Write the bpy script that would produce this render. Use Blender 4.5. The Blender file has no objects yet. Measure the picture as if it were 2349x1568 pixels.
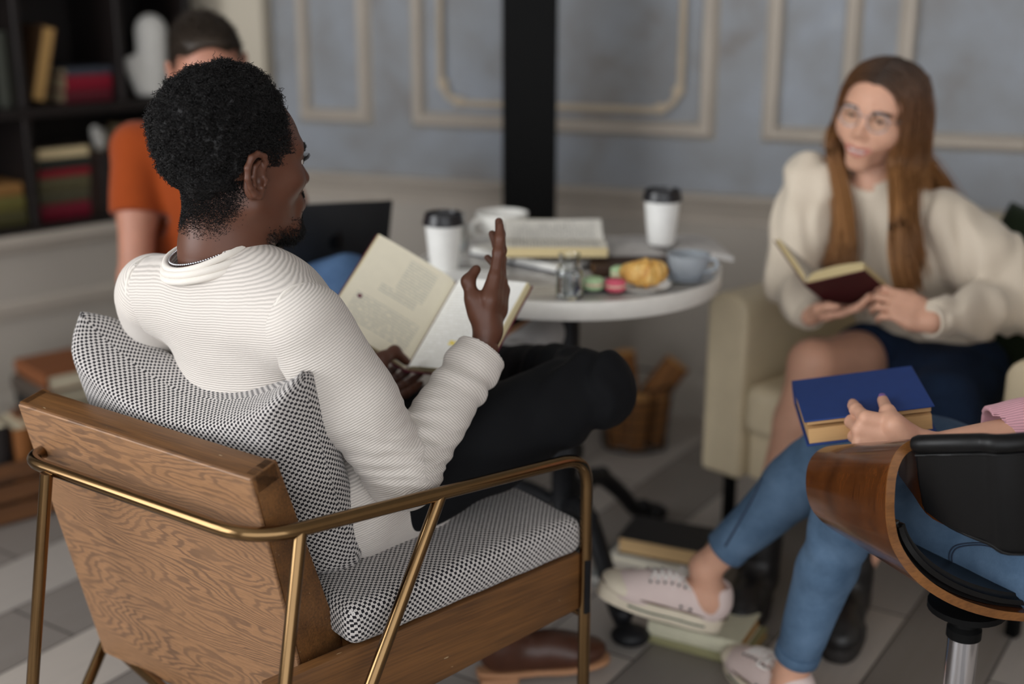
import bpy, bmesh, math, random
import numpy as np
from mathutils import Vector, Matrix, Euler
random.seed(7); RNG = np.random.default_rng(11)
V = Vector
SC = bpy.context.scene
COL = SC.collection
# ------------------------------------------------------------------ camera model (photo is 2349 x 1568)
W_PX, H_PX, F_PX, EYE, PITCH = 2349.0, 1568.0, 2900.0, 1.36, math.radians(16.3)
SP, CP = math.sin(PITCH), math.cos(PITCH)
def ray(px, py):
    u = (px - W_PX / 2) / F_PX; v = (H_PX / 2 - py) / F_PX
    return V((u, CP + v * SP, -SP + v * CP))
def at_y(px, py, y):
    d = ray(px, py); return V((0, 0, EYE)) + d * (y / d.y)
def at_z(px, py, z):
    d = ray(px, py); return V((0, 0, EYE)) + d * ((z - EYE) / d.z)
def vec(*a): return V(a)
def frame(z, x=None):
    """3x3 with columns x,y,z; z given, x hinted"""
    z = V(z).normalized(); x = V(x) if x is not None else (V((1, 0, 0)) if abs(z.x) < .9 else V((0, 1, 0)))
    x = (x - z * x.dot(z)).normalized(); y = z.cross(x)
    return Matrix((x, y, z)).transposed()
def rt(R, t):
    M = R.to_4x4(); M.translation = V(t); return M
# ------------------------------------------------------------------ objects
def thing(name, label, cat, loc=(0, 0, 0), rot=None, group=None):
    o = bpy.data.objects.new(name, None); COL.objects.link(o); o.empty_display_size = .05
    o.location = loc
    if rot is not None:
        o.rotation_euler = rot.to_euler() if isinstance(rot, Matrix) else (0, 0, rot)
    o['label'] = label; o['category'] = cat
    if group: o['group'] = group
    return o
def tag(o, label, cat, group=None, kind=None):
    o['label'] = label; o['category'] = cat
    if group: o['group'] = group
    if kind: o['kind'] = kind
    return o
def link(name, me, mat=None, parent=None, world=False, label=None):
    o = bpy.data.objects.new(name, me); COL.objects.link(o)
    if mat is not None:
        for m in (mat if isinstance(mat, (list, tuple)) else [mat]): me.materials.append(m)
    if parent is not None:
        o.parent = parent
        if world:
            p = parent; M = Matrix.Identity(4)
            while p is not None: M = p.matrix_basis @ M; p = p.parent
            # meshes are built in world space: bring them into the space of the parent
            me.transform(M.inverted())
    if label: o['label'] = label
    return o
def struct(name, me, mat):
    o = link(name, me, mat); o['kind'] = 'structure'; return o
def copy_tree(o, parent=None):
    c = o.copy(); COL.objects.link(c); c.parent = parent
    for ch in o.children: copy_tree(ch, c)
    return c
# ------------------------------------------------------------------ mesh builders
def mesh_np(name, verts, faces, smooth=True, attrs=None, uvs=None):
    me = bpy.data.meshes.new(name)
    if isinstance(faces, np.ndarray):
        nv, nf, k = len(verts), len(faces), faces.shape[1]
        me.vertices.add(nv); me.vertices.foreach_set('co', np.asarray(verts, np.float32).ravel())
        me.loops.add(nf * k); me.loops.foreach_set('vertex_index', faces.astype(np.int32).ravel())
        me.polygons.add(nf); me.polygons.foreach_set('loop_start', np.arange(0, nf * k, k, dtype=np.int32))
        me.update(calc_edges=True); me.validate()
    else:
        me.from_pydata([tuple(v) for v in verts], [], faces); me.update()
    if smooth: me.polygons.foreach_set('use_smooth', np.ones(len(me.polygons), bool))
    if attrs:
        for k, a in attrs.items():
            a = np.asarray(a, np.float32)
            if a.ndim == 1:
                at = me.attributes.new(k, 'FLOAT', 'POINT'); at.data.foreach_set('value', a)
            else:
                at = me.attributes.new(k, 'FLOAT_VECTOR', 'POINT'); at.data.foreach_set('vector', a.ravel())
    return me
class B:
    """collects shapes into one bmesh"""
    def __init__(s): s.bm = bmesh.new(); s.uv = None
    def merge(s, bm2, M=None):
        if M is not None: bm2.transform(M)
        me = bpy.data.meshes.new('tmp'); bm2.to_mesh(me); bm2.free(); s.bm.from_mesh(me); bpy.data.meshes.remove(me); return s
    def box(s, size, M=None, bev=0.0, seg=2, c=(0, 0, 0)):
        b = bmesh.new(); bmesh.ops.create_cube(b, size=1.0)
        for v in b.verts: v.co = V((v.co.x * size[0] + c[0], v.co.y * size[1] + c[1], v.co.z * size[2] + c[2]))
        if bev > 0: bmesh.ops.bevel(b, geom=b.edges[:], offset=bev, segments=seg, affect='EDGES', profile=.6)
        return s.merge(b, M)
    def hexa(s, pts, bev=0.0, seg=2):
        """8 corner points: bottom 4 (ccw) then top 4"""
        b = bmesh.new(); vs = [b.verts.new(p) for p in pts]
        for f in ((3, 2, 1, 0), (4, 5, 6, 7), (0, 1, 5, 4), (1, 2, 6, 5), (2, 3, 7, 6), (3, 0, 4, 7)): b.faces.new([vs[i] for i in f])
        bmesh.ops.recalc_face_normals(b, faces=b.faces[:])
        if bev > 0: bmesh.ops.bevel(b, geom=b.edges[:], offset=bev, segments=seg, affect='EDGES', profile=.6)
        return s.merge(b)
    def tube(s, pts, r, seg=12, closed=False, caps=True):
        pts = [V(p) for p in pts]; n = len(pts); rs = r if isinstance(r, (list, tuple, np.ndarray)) else [r] * n
        b = bmesh.new(); rings = []; nrm = None
        for i, p in enumerate(pts):
            if closed: t = pts[(i + 1) % n] - pts[i - 1]
            else: t = pts[min(i + 1, n - 1)] - pts[max(i - 1, 0)]
            t.normalize()
            if nrm is None:
                nrm = V((0, 0, 1)) if abs(t.z) < .9 else V((1, 0, 0))
            nrm = (nrm - t * nrm.dot(t)).normalized(); bn = t.cross(nrm)
            rings.append([b.verts.new(p + (nrm * math.cos(2 * math.pi * k / seg) + bn * math.sin(2 * math.pi * k / seg)) * rs[i]) for k in range(seg)])
        for i in range(n if closed else n - 1):
            A, C = rings[i], rings[(i + 1) % n]
            for k in range(seg): b.faces.new((A[k], A[(k + 1) % seg], C[(k + 1) % seg], C[k]))
        if caps and not closed:
            b.faces.new(rings[0][::-1]); b.faces.new(rings[-1])
        return s.merge(b)
    def lathe(s, prof, seg=32, M=None):
        b = bmesh.new(); rings = []
        for (r, z) in prof:
            if r < 1e-6: rings.append([b.verts.new((0, 0, z))])
            else: rings.append([b.verts.new((r * math.cos(2 * math.pi * k / seg), r * math.sin(2 * math.pi * k / seg), z)) for k in range(seg)])
        for A, C in zip(rings, rings[1:]):
            for k in range(seg):
                k2 = (k + 1) % seg
                if len(A) == 1 and len(C) == 1: continue
                if len(A) == 1: b.faces.new((A[0], C[k2], C[k]))
                elif len(C) == 1: b.faces.new((A[k], A[k2], C[0]))
                else: b.faces.new((A[k], A[k2], C[k2], C[k]))
        bmesh.ops.recalc_face_normals(b, faces=b.faces[:])
        return s.merge(b, M)
    def prism(s, poly, h, M=None, bev=0.0, seg=2):
        """poly in xy, extruded 0..h along z"""
        b = bmesh.new(); lo = [b.verts.new((x, y, 0)) for x, y in poly]; hi = [b.verts.new((x, y, h)) for x, y in poly]; n = len(poly)
        b.faces.new(lo[::-1]); b.faces.new(hi)
        for i in range(n): b.faces.new((lo[i], lo[(i + 1) % n], hi[(i + 1) % n], hi[i]))
        bmesh.ops.recalc_face_normals(b, faces=b.faces[:])
        if bev > 0:
            bmesh.ops.bevel(b, geom=[e for e in b.edges], offset=bev, segments=seg, affect='EDGES', profile=.6)
        return s.merge(b, M)
    def grid(s, fn, nu, nv, closed_u=False):
        b = bmesh.new(); vs = [[b.verts.new(fn(i / (nu if closed_u else nu - 1), j / (nv - 1))) for i in range(nu)] for j in range(nv)]
        for j in range(nv - 1):
            for i in range(nu if closed_u else nu - 1):
                b.faces.new((vs[j][i], vs[j][(i + 1) % nu], vs[j + 1][(i + 1) % nu], vs[j + 1][i]))
        return s.merge(b)
    def ell(s, c, r, R=None, seg=20, rings=12):
        b = bmesh.new(); bmesh.ops.create_uvsphere(b, u_segments=seg, v_segments=rings, radius=1)
        M = Matrix.Diagonal((r[0], r[1], r[2], 1))
        M = rt(R if R is not None else Matrix.Identity(3), c) @ M
        return s.merge(b, M)
    def mesh(s, name='m', smooth=None, M=None):
        me = bpy.data.meshes.new(name)
        if M is not None: s.bm.transform(M)
        s.bm.to_mesh(me); s.bm.free()
        if smooth is not None: shade(me, smooth)
        return me
def shade(me, angle=35):
    me.polygons.foreach_set('use_smooth', np.ones(len(me.polygons), bool))
    if angle and angle < 180:
        b = bmesh.new(); b.from_mesh(me); ca = math.radians(angle)
        for e in b.edges:
            if len(e.link_faces) == 2 and e.calc_face_angle(0) > ca: e.smooth = False
        b.to_mesh(me); b.free()
def fillet(pts, r, n=8):
    pts = [V(p) for p in pts]; out = [pts[0]]
    for i in range(1, len(pts) - 1):
        a, p, c = pts[i - 1], pts[i], pts[i + 1]; d1 = (a - p); d2 = (c - p)
        l = min(r if not isinstance(r, (list, tuple)) else r[i - 1], d1.length * .49, d2.length * .49); p1 = p + d1.normalized() * l; p2 = p + d2.normalized() * l
        for k in range(n + 1):
            t = k / n; out.append(p1 * (1 - t) ** 2 + p * 2 * t * (1 - t) + p2 * t * t)
    out.append(pts[-1]); return out
def spline(pts, n=8):
    """Catmull-Rom"""
    P = [V(p) for p in pts]; P = [P[0] * 2 - P[1]] + P + [P[-1] * 2 - P[-2]]; out = []
    for i in range(1, len(P) - 2):
        for k in range(n):
            t = k / n; a, b, c, d = P[i - 1], P[i], P[i + 1], P[i + 2]
            out.append(.5 * ((2 * b) + (c - a) * t + (2 * a - 5 * b + 4 * c - d) * t * t + (3 * b - a - 3 * c + d) * t ** 3))
    out.append(P[-2]); return out
# ------------------------------------------------------------------ signed distance sculpting
def vnoise(P, s, seed=0):
    """smooth value noise in [-1,1] on an (...,3) array"""
    Q = P * s + 1000.0; I = np.floor(Q).astype(np.int64); f = (Q - I).astype(np.float32); f = f * f * (3 - 2 * f)
    def h(i, j, k):
        n = (i * 374761393 + j * 668265263 + k * 2147483647 + seed * 974711) & 0x7fffffff
        n = ((n ^ (n >> 13)) * 1274126177) & 0x7fffffff
        return ((n ^ (n >> 16)) & 0xffff).astype(np.float32) / 32767.5 - 1
    r = 0
    for a in (0, 1):
        for b in (0, 1):
            for c in (0, 1):
                w = (f[..., 0] if a else 1 - f[..., 0]) * (f[..., 1] if b else 1 - f[..., 1]) * (f[..., 2] if c else 1 - f[..., 2])
                r = r + w * h(I[..., 0] + a, I[..., 1] + b, I[..., 2] + c)
    return r
class SDF:
    def __init__(s, h, M=None): s.h = h; s.ops = []; s.M = M if M is not None else Matrix.Identity(4)
    def _p(s, p): return np.array(s.M @ V(p), np.float32)
    def _d(s, d): return np.array((s.M.to_3x3() @ V(d)).normalized(), np.float32)
    def cone(s, a, b, ra, rb=None, k=.015, flat=None, op='add'):
        rb = ra if rb is None else rb
        s.ops.append(('cone', s._p(a), s._p(b), ra, rb, k, (s._d(flat[0]), flat[1]) if flat else None, op)); return s
    def chain(s, pts, rs, k=.012, flat=None, op='add'):
        for i in range(len(pts) - 1): s.cone(pts[i], pts[i + 1], rs[i], rs[i + 1], k, flat, op)
        return s
    def ell(s, c, r, R=None, k=.015, op='add'):
        Rm = np.array(s.M.to_3x3() @ (R if R is not None else Matrix.Identity(3)), np.float32)
        s.ops.append(('ell', s._p(c), np.array(r, np.float32), Rm, k, op)); return s
    def cut(s, p, n, rad=1.0, k=.004):
        s.ops.append(('cut', s._p(p), s._d(n), rad, k)); return s
    def disp(s, fn, lo=None, hi=None): s.ops.append(('disp', fn)); return s
    def bounds(s):
        lo = np.full(3, 1e9); hi = -lo
        for o in s.ops:
            if o[-1] != 'add': continue
            if o[0] == 'cone':
                for p, r in ((o[1], o[3]), (o[2], o[4])): lo = np.minimum(lo, p - r); hi = np.maximum(hi, p + r)
            elif o[0] == 'ell':
                e = np.sqrt(((o[3] * o[2]) ** 2).sum(1)); lo = np.minimum(lo, o[1] - e); hi = np.maximum(hi, o[1] + e)
        return lo, hi
    def field(s, pad=.03):
        lo, hi = s.bounds(); lo = lo - pad; hi = hi + pad; n = np.ceil((hi - lo) / s.h).astype(int) + 1
        D = np.full(n, .05, np.float32); X = [lo[i] + np.arange(n[i]) * s.h for i in range(3)]
        def sub(blo, bhi):
            i0 = np.clip(np.floor((blo - lo) / s.h).astype(int), 0, n - 1); i1 = np.clip(np.ceil((bhi - lo) / s.h).astype(int) + 1, 1, n)
            if (i1 <= i0).any(): return None, None
            sl = tuple(slice(a, b) for a, b in zip(i0, i1))
            P = np.stack(np.meshgrid(*[X[i][sl[i]] for i in range(3)], indexing='ij'), -1).astype(np.float32); return sl, P
        for o in s.ops:
            if o[0] == 'disp':
                i = np.nonzero(np.abs(D) < .03)
                if len(i[0]):
                    P = np.stack([X[0][i[0]], X[1][i[1]], X[2][i[2]]], -1).astype(np.float32); D[i] += o[1](P).astype(np.float32)
                continue
            if o[0] == 'cut':
                sl, P = sub(o[1] - o[3], o[1] + o[3])
                if sl is None: continue
                q = P - o[1]; d = q @ o[2]; m = (q * q).sum(-1) < o[3] ** 2; A = D[sl]
                D[sl] = np.where(m, np.maximum(A, d), A); continue
            if o[0] == 'cone':
                _, a, b, ra, rb, k, flat, op = o; m = max(ra, rb) + k + .03
                if flat: m = m * max(1, flat[1])
                sl, P = sub(np.minimum(a, b) - m, np.maximum(a, b) + m)
                if sl is None: continue
                sc = 1.0
                if flat:
                    ax, f = flat; P = P + ((P - a) @ ax)[..., None] * ax * (1 / f - 1); b = b + ((b - a) @ ax) * ax * (1 / f - 1); sc = min(1, f)
                ba = b - a; q = P - a; t = np.clip((q @ ba) / max(1e-9, ba @ ba), 0, 1)
                d = (np.sqrt(((q - t[..., None] * ba) ** 2).sum(-1)) - (ra + (rb - ra) * t)) * sc
            else:
                _, c, r, R, k, op = o; e = np.sqrt(((R * r) ** 2).sum(1)) + k + .03
                sl, P = sub(c - e, c + e)
                if sl is None: continue
                q = (P - c) @ R; k0 = np.sqrt(((q / r) ** 2).sum(-1)); k1 = np.sqrt(((q / r ** 2) ** 2).sum(-1)) + 1e-9; d = k0 * (k0 - 1) / k1
                d = np.where(k0 < 1e-3, -r.min(), d)
            A = D[sl]; k = max(k, 1e-5)
            if op == 'add':
                hh = np.maximum(k - np.abs(A - d), 0) / k; D[sl] = np.minimum(A, d) - hh * hh * k * .25
            else:
                d = -d; hh = np.maximum(k - np.abs(A - d), 0) / k; D[sl] = np.maximum(A, d) + hh * hh * k * .25
        return D, lo
    def net(s, pad=.03, relax=1):
        D, lo = s.field(pad); return surface_net(D, lo, s.h, relax)
def surface_net(D, lo, h, relax=1):
    ins = D < 0; n = np.array(D.shape)
    c = np.zeros(n - 1, np.int8)
    for a in (0, 1):
        for b in (0, 1):
            for d in (0, 1): c += ins[a:n[0] - 1 + a, b:n[1] - 1 + b, d:n[2] - 1 + d]
    I = np.nonzero((c > 0) & (c < 8)); m = len(I[0]); idx = np.full(n - 1, -1, np.int32); idx[I] = np.arange(m)
    acc = np.zeros((m, 3), np.float32); cnt = np.zeros(m, np.float32)
    corners = [(a, b, d) for a in (0, 1) for b in (0, 1) for d in (0, 1)]
    val = {q: D[I[0] + q[0], I[1] + q[1], I[2] + q[2]] for q in corners}
    for q in corners:
        for ax in range(3):
            if q[ax]: continue
            q2 = list(q); q2[ax] = 1; q2 = tuple(q2); A, Bv = val[q], val[q2]; mk = (A < 0) != (Bv < 0)
            t = np.where(mk, A / np.where(mk, A - Bv, 1), 0); p = np.tile(np.array(q, np.float32), (m, 1)); p[:, ax] = t
            acc += p * mk[:, None]; cnt += mk
    Pv = (acc / cnt[:, None] + np.stack(I, -1)) * h + lo
    F = []
    for ax in range(3):
        s0 = [slice(0, n[i]) for i in range(3)]; s1 = list(s0); s0[ax] = slice(0, n[ax] - 1); s1[ax] = slice(1, n[ax])
        A, Bv = ins[tuple(s0)], ins[tuple(s1)]; J = np.array(np.nonzero(A != Bv)).T
        u, w = (ax + 1) % 3, (ax + 2) % 3
        J = J[(J[:, u] > 0) & (J[:, w] > 0) & (J[:, u] < n[u] - 1) & (J[:, w] < n[w] - 1)]
        if not len(J): continue
        def g(du, dw):
            K = J.copy(); K[:, u] -= du; K[:, w] -= dw; return idx[K[:, 0], K[:, 1], K[:, 2]]
        Q = np.stack([g(1, 1), g(0, 1), g(0, 0), g(1, 0)], -1); fl = ~ins[J[:, 0], J[:, 1], J[:, 2]]
        Q[fl] = Q[fl][:, ::-1]; F.append(Q)
    F = np.concatenate(F); F = F[(F >= 0).all(1)]
    for _ in range(relax):
        e = np.concatenate([F[:, [0, 1]], F[:, [1, 2]], F[:, [2, 3]], F[:, [3, 0]]]); acc = np.zeros_like(Pv); cnt = np.zeros(len(Pv))
        for k in range(3): acc[:, k] = np.bincount(e[:, 0], Pv[e[:, 1], k], len(Pv)) + np.bincount(e[:, 1], Pv[e[:, 0], k], len(Pv))
        cnt = np.bincount(e[:, 0], minlength=len(Pv)) + np.bincount(e[:, 1], minlength=len(Pv)); Pv = Pv * .5 + acc / np.maximum(cnt, 1)[:, None] * .5
    return Pv.astype(np.float32), F
def join(*parts):
    vs, fs, o = [], [], 0
    for Pv, F in parts: vs.append(Pv); fs.append(F + o); o += len(Pv)
    return np.concatenate(vs), np.concatenate(fs)
def bone_coord(P, bones):
    """running length along the nearest of the (a,b,start) bones"""
    best = np.full(len(P), 1e9); out = np.zeros(len(P))
    for a, b, st in bones:
        a = np.array(a); b = np.array(b); ba = b - a; L = np.linalg.norm(ba); t = (P - a) @ ba / L
        d = np.linalg.norm(P - a - np.clip(t, 0, L)[:, None] * ba / L, axis=1); m = d < best; best[m] = d[m]; out[m] = st + t[m]
    return out
# ------------------------------------------------------------------ procedural materials
def lin(c):
    """sRGB 0-255 or hex to linear rgba"""
    if isinstance(c, str): c = [int(c[i:i + 2], 16) for i in (0, 2, 4)]
    return tuple(((x / 255) / 12.92 if x <= 10 else ((x / 255 + .055) / 1.055) ** 2.4) for x in c) + (1.0,)
class NT:
    def __init__(s, name):
        s.m = bpy.data.materials.new(name); s.m.use_nodes = True; s.t = s.m.node_tree; s.bsdf = s.t.nodes['Principled BSDF']
    def n(s, typ, props=None, **ins):
        nd = s.t.nodes.new('ShaderNode' + typ)
        for k, v in (props or {}).items(): setattr(nd, k, v)
        for k, v in ins.items():
            key = int(k[1:]) if k[0] == 'i' and k[1:].isdigit() else k.replace('_', ' ')
            s.set(nd.inputs[key], v)
        return nd
    def set(s, sock, v):
        if isinstance(v, bpy.types.NodeSocket): s.t.links.new(v, sock)
        elif isinstance(v, bpy.types.Node): s.t.links.new(v.outputs[0], sock)
        else:
            if isinstance(v, tuple) and len(v) == 4 and sock.type == 'VECTOR': v = v[:3]
            sock.default_value = v
    def math(s, op, a, b=None, c=None, clamp=False):
        nd = s.n('Math', {'operation': op, 'use_clamp': clamp}); s.set(nd.inputs[0], a)
        if b is not None: s.set(nd.inputs[1], b)
        if c is not None: s.set(nd.inputs[2], c)
        return nd.outputs[0]
    def mix(s, f, a, b, typ='MIX'):
        nd = s.n('Mix', {'data_type': 'RGBA', 'blend_type': typ}); s.set(nd.inputs[0], f); s.set(nd.inputs[6], a); s.set(nd.inputs[7], b); return nd.outputs[2]
    def ramp(s, f, stops, interp='LINEAR'):
        nd = s.n('ValToRGB'); cr = nd.color_ramp; cr.interpolation = interp
        while len(cr.elements) < len(stops): cr.elements.new(.5)
        for e, (p, c) in zip(cr.elements, stops): e.position = p; e.color = c if len(c) == 4 else tuple(c) + (1,)
        s.set(nd.inputs[0], f); return nd.outputs[0]
    def coord(s, kind='Object'): return s.n('TexCoord').outputs[kind]
    def attr(s, name, out='Fac'): return s.n('Attribute', {'attribute_name': name}).outputs[out]
    def mapping(s, v, scale=(1, 1, 1), rot=(0, 0, 0), loc=(0, 0, 0)):
        return s.n('Mapping', Vector=v, Scale=scale, Rotation=rot, Location=loc).outputs[0]
    def noise(s, v=None, scale=5., detail=3., rough=.5, dist=0., out=0):
        nd = s.n('TexNoise', Scale=scale, Detail=detail, Roughness=rough, Distortion=dist)
        if v is not None: s.set(nd.inputs['Vector'], v)
        return nd.outputs[out]
    def sep(s, v): return s.n('SeparateXYZ', Vector=v).outputs
    def bump(s, h, strength=.3, dist=.002, normal=None):
        nd = s.n('Bump', Strength=strength, Distance=dist, Height=h)
        if normal is not None: s.set(nd.inputs['Normal'], normal)
        s.set(s.bsdf.inputs['Normal'], nd.outputs[0]); return nd.outputs[0]
    def out(s, color=None, rough=.5, metal=0., spec=.5, **kw):
        b = s.bsdf.inputs
        if color is not None: s.set(b['Base Color'], color)
        s.set(b['Roughness'], rough); s.set(b['Metallic'], metal); s.set(b['Specular IOR Level'], spec)
        for k, v in kw.items(): s.set(b[k.replace('_', ' ')], v)
        return s.m
def m_plain(name, c, rough=.5, metal=0., spec=.5, var=.06, vscale=30., bump=0., bscale=200., **kw):
    t = NT(name); c = lin(c); o = t.coord()
    col = t.mix(t.noise(o, vscale, 3), tuple(x * (1 - var * 2) for x in c[:3]) + (1,), tuple(min(1, x * (1 + var * 2)) for x in c[:3]) + (1,))
    if bump: t.bump(t.noise(o, bscale, 2), bump, .001)
    return t.out(col, rough, metal, spec, **kw)
def m_skin(name, c, lipc, rough=.48, sss=.08):
    t = NT(name); o = t.coord(); c = lin(c)
    col = t.mix(t.noise(o, 22, 4, .6), tuple(x * .82 for x in c[:3]) + (1,), tuple(min(1, x * 1.15) for x in c[:3]) + (1,))
    col = t.mix(t.attr('lip'), col, lin(lipc)); 
    col = t.mix(t.attr('nail'), col, t.attr('nailcol', 'Vector'))
    t.bump(t.noise(o, 900, 2), .12, .0006)
    return t.out(col, rough, 0, .4, Subsurface_Weight=sss, Subsurface_Radius=(.008, .003, .0015))
def m_wood_figured(name, light, dark, scale=1.0, axis_u='X', rough=.45, rings=46):
    """flat-sawn veneer with cathedral grain; grain runs along object X, board width along Z"""
    t = NT(name); o = t.coord(); x, y, z = t.sep(o)
    p = t.n('CombineXYZ', X=t.math('MULTIPLY', x, .62 * scale), Y=y, Z=t.math('MULTIPLY', z, 2.6 * scale)).outputs[0]; p2 = t.n('CombineXYZ', X=t.math('MULTIPLY', x, 1.5 * scale), Y=y, Z=t.math('MULTIPLY', z, 7. * scale)).outputs[0]
    n1 = t.noise(p, 2.6, 1, .4); n2 = t.noise(p2, 3.2, 2, .5); n3 = t.noise(p2, 16, 2, .5)
    zz = t.math('ADD', t.math('MULTIPLY', z, .55), t.math('MULTIPLY', t.math('SUBTRACT', n1, .5), .42))
    zz = t.math('ADD', zz, t.math('MULTIPLY', t.math('SUBTRACT', n2, .5), .075)); zz = t.math('ADD', zz, t.math('MULTIPLY', t.math('SUBTRACT', n3, .5), .010))
    w = t.math('MULTIPLY', zz, rings * scale)
    fine = t.noise(t.mapping(o, (26 * scale, 60, 420 * scale)), 1.0, 3, .6)
    f = t.math('FRACT', t.math('ADD', w, t.math('MULTIPLY', fine, .16)))
    col = t.ramp(f, [(0, lin(dark)), (.16, tuple(a * 1.25 for a in lin(dark)[:3])), (.30, lin(light)), (.74, tuple(a * .92 for a in lin(light)[:3])), (.90, tuple(a * 1.2 for a in lin(dark)[:3])), (1, lin(dark))])
    col = t.mix(t.math('MULTIPLY', t.ramp(fine, [(.42, (0, 0, 0, 1)), (.62, (1, 1, 1, 1))]), .45), col, tuple(a * .55 for a in lin(dark)[:3]) + (1,))
    col = t.mix(t.noise(o, 6, 2), col, tuple(a * .8 for a in lin(light)[:3]) + (1,))
    t.bump(f, .08, .0006)
    return t.out(col, rough, 0, .4)
def m_wood_plain(name, light, dark, axis=0, rough=.45, fine=260, coat=0., scratches=False):
    t = NT(name); o = t.coord(); sc = [fine] * 3; sc[axis] = fine * .03
    n = t.noise(t.mapping(o, tuple(sc)), 1.0, 4, .6); sc2 = [26] * 3; sc2[axis] = 2.2
    n2 = t.noise(t.mapping(o, tuple(sc2)), 1.0, 3, .6)
    f = t.math('ADD', t.math('MULTIPLY', n, .55), t.math('MULTIPLY', n2, .55))
    col = t.ramp(f, [(.36, lin(dark)), (.66, lin(light))])
    if scratches:
        s3 = [300] * 3; s3[axis] = 40
        s = t.noise(t.mapping(o, tuple(s3), (.2, .1, .3)), 1.0, 2, .5); col = t.mix(t.ramp(s, [(.755, (0, 0, 0, 1)), (.775, (1, 1, 1, 1))]), col, lin((214, 190, 150)))
    t.bump(n, .1, .0005)
    return t.out(col, rough, 0, .45, Coat_Weight=coat, Coat_Roughness=.12)
def m_weave(name, su, sv, white=(214, 208, 204), black=(22, 20, 24), jit=.12):
    """two-tone basket weave on the UV map (uv in metres)"""
    t = NT(name); uv = t.n('UVMap').outputs[0]; o = t.coord()
    nv = t.noise(o, 240, 2, .5, out=1); uvn = t.n('VectorMath', {'operation': 'MULTIPLY_ADD'}, i0=nv, i1=(.0016 * jit / .12,) * 3, i2=uv).outputs[0]
    x, y, z = t.sep(uvn); fx = t.math('MULTIPLY', x, 1 / su); fy = t.math('MULTIPLY', y, 1 / sv)
    col_i = t.math('FLOOR', fx); fy2 = t.math('ADD', fy, t.math('MULTIPLY', t.math('MODULO', col_i, 2.0), .5))
    a = t.math('FRACT', fy2); b = t.math('FRACT', fx)
    # white float: rounded block, split in two strands
    da = t.math('ABSOLUTE', t.math('SUBTRACT', a, .5)); db = t.math('ABSOLUTE', t.math('SUBTRACT', b, .5))
    blk = t.math('MULTIPLY', t.math('LESS_THAN', da, .29), t.math('LESS_THAN', db, .47))
    split = t.math('GREATER_THAN', db, .05); spk = t.math('MULTIPLY', blk, t.math('ADD', t.math('MULTIPLY', split, .45), .55))
    fib = t.noise(o, 1500, 2)
    w = t.mix(fib, tuple(v * .72 for v in lin(white)[:3]) + (1,), lin(white)); k = t.mix(fib, lin(black), tuple(v * 1.9 for v in lin(black)[:3]) + (1,))
    col = t.mix(spk, k, w)
    hgt = t.math('ADD', t.math('SUBTRACT', 1, t.math('MULTIPLY', da, 1.5)), t.math('MULTIPLY', blk, .3))
    t.bump(hgt, .5, .0014)
    return t.out(col, .9, 0, .2, Sheen_Weight=.2)
def m_rib(name, c, period=.0039):
    """fine rib knit running across the 'rib' attribute"""
    t = NT(name); r = t.attr('rib'); o = t.coord(); n = t.noise(o, 60, 2)
    r2 = t.math('ADD', r, t.math('MULTIPLY', n, .0018))
    s = t.math('SINE', t.math('MULTIPLY', r2, 2 * math.pi / period)); s01 = t.math('MULTIPLY_ADD', s, .5, .5); c = lin(c)
    col = t.mix(t.math('POWER', s01, .6), tuple(v * .62 for v in c[:3]) + (1,), c); fib = t.noise(o, 1400, 2)
    col = t.mix(t.math('MULTIPLY', fib, .25), col, tuple(v * .75 for v in c[:3]) + (1,))
    t.bump(t.math('ADD', s01, t.math('MULTIPLY', fib, .25)), .45, .0016)
    return t.out(col, .92, 0, .2, Sheen_Weight=.15)
def m_denim(name, c, dark, fade=0.):
    t = NT(name); o = t.coord(); n = t.noise(o, 12, 4, .6); f = t.noise(t.mapping(o, (700, 700, 260)), 1., 2)
    col = t.mix(t.ramp(n, [(.3, (0, 0, 0, 1)), (.7, (1, 1, 1, 1))]), lin(dark), lin(c)); col = t.mix(t.math('MULTIPLY', f, .35), col, tuple(v * .6 for v in lin(dark)[:3]) + (1,))
    t.bump(f, .25, .0008); return t.out(col, .88, 0, .2)
def m_cloth(name, c, var=.12, scale=40., rough=.9, weave=900, bump=.15, sheen=.1):
    t = NT(name); o = t.coord(); c = lin(c); n = t.noise(o, scale, 3); f = t.noise(o, weave, 2)
    col = t.mix(n, tuple(v * (1 - var) for v in c[:3]) + (1,), tuple(min(1, v * (1 + var)) for v in c[:3]) + (1,)); col = t.mix(t.math('MULTIPLY', f, .3), col, tuple(v * .7 for v in c[:3]) + (1,))
    t.bump(f, bump, .0008); return t.out(col, rough, 0, .2, Sheen_Weight=sheen)
def m_pages(name, c=(233, 220, 190)):
    """stack of paper edges, lines along the local z stacking"""
    t = NT(name); o = t.coord(); f = t.noise(t.mapping(o, (3, 3, 1600)), 1., 2); c = lin(c)
    col = t.mix(f, tuple(v * .72 for v in c[:3]) + (1,), c); t.bump(f, .2, .0005); return t.out(col, .85, 0, .2)
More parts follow.
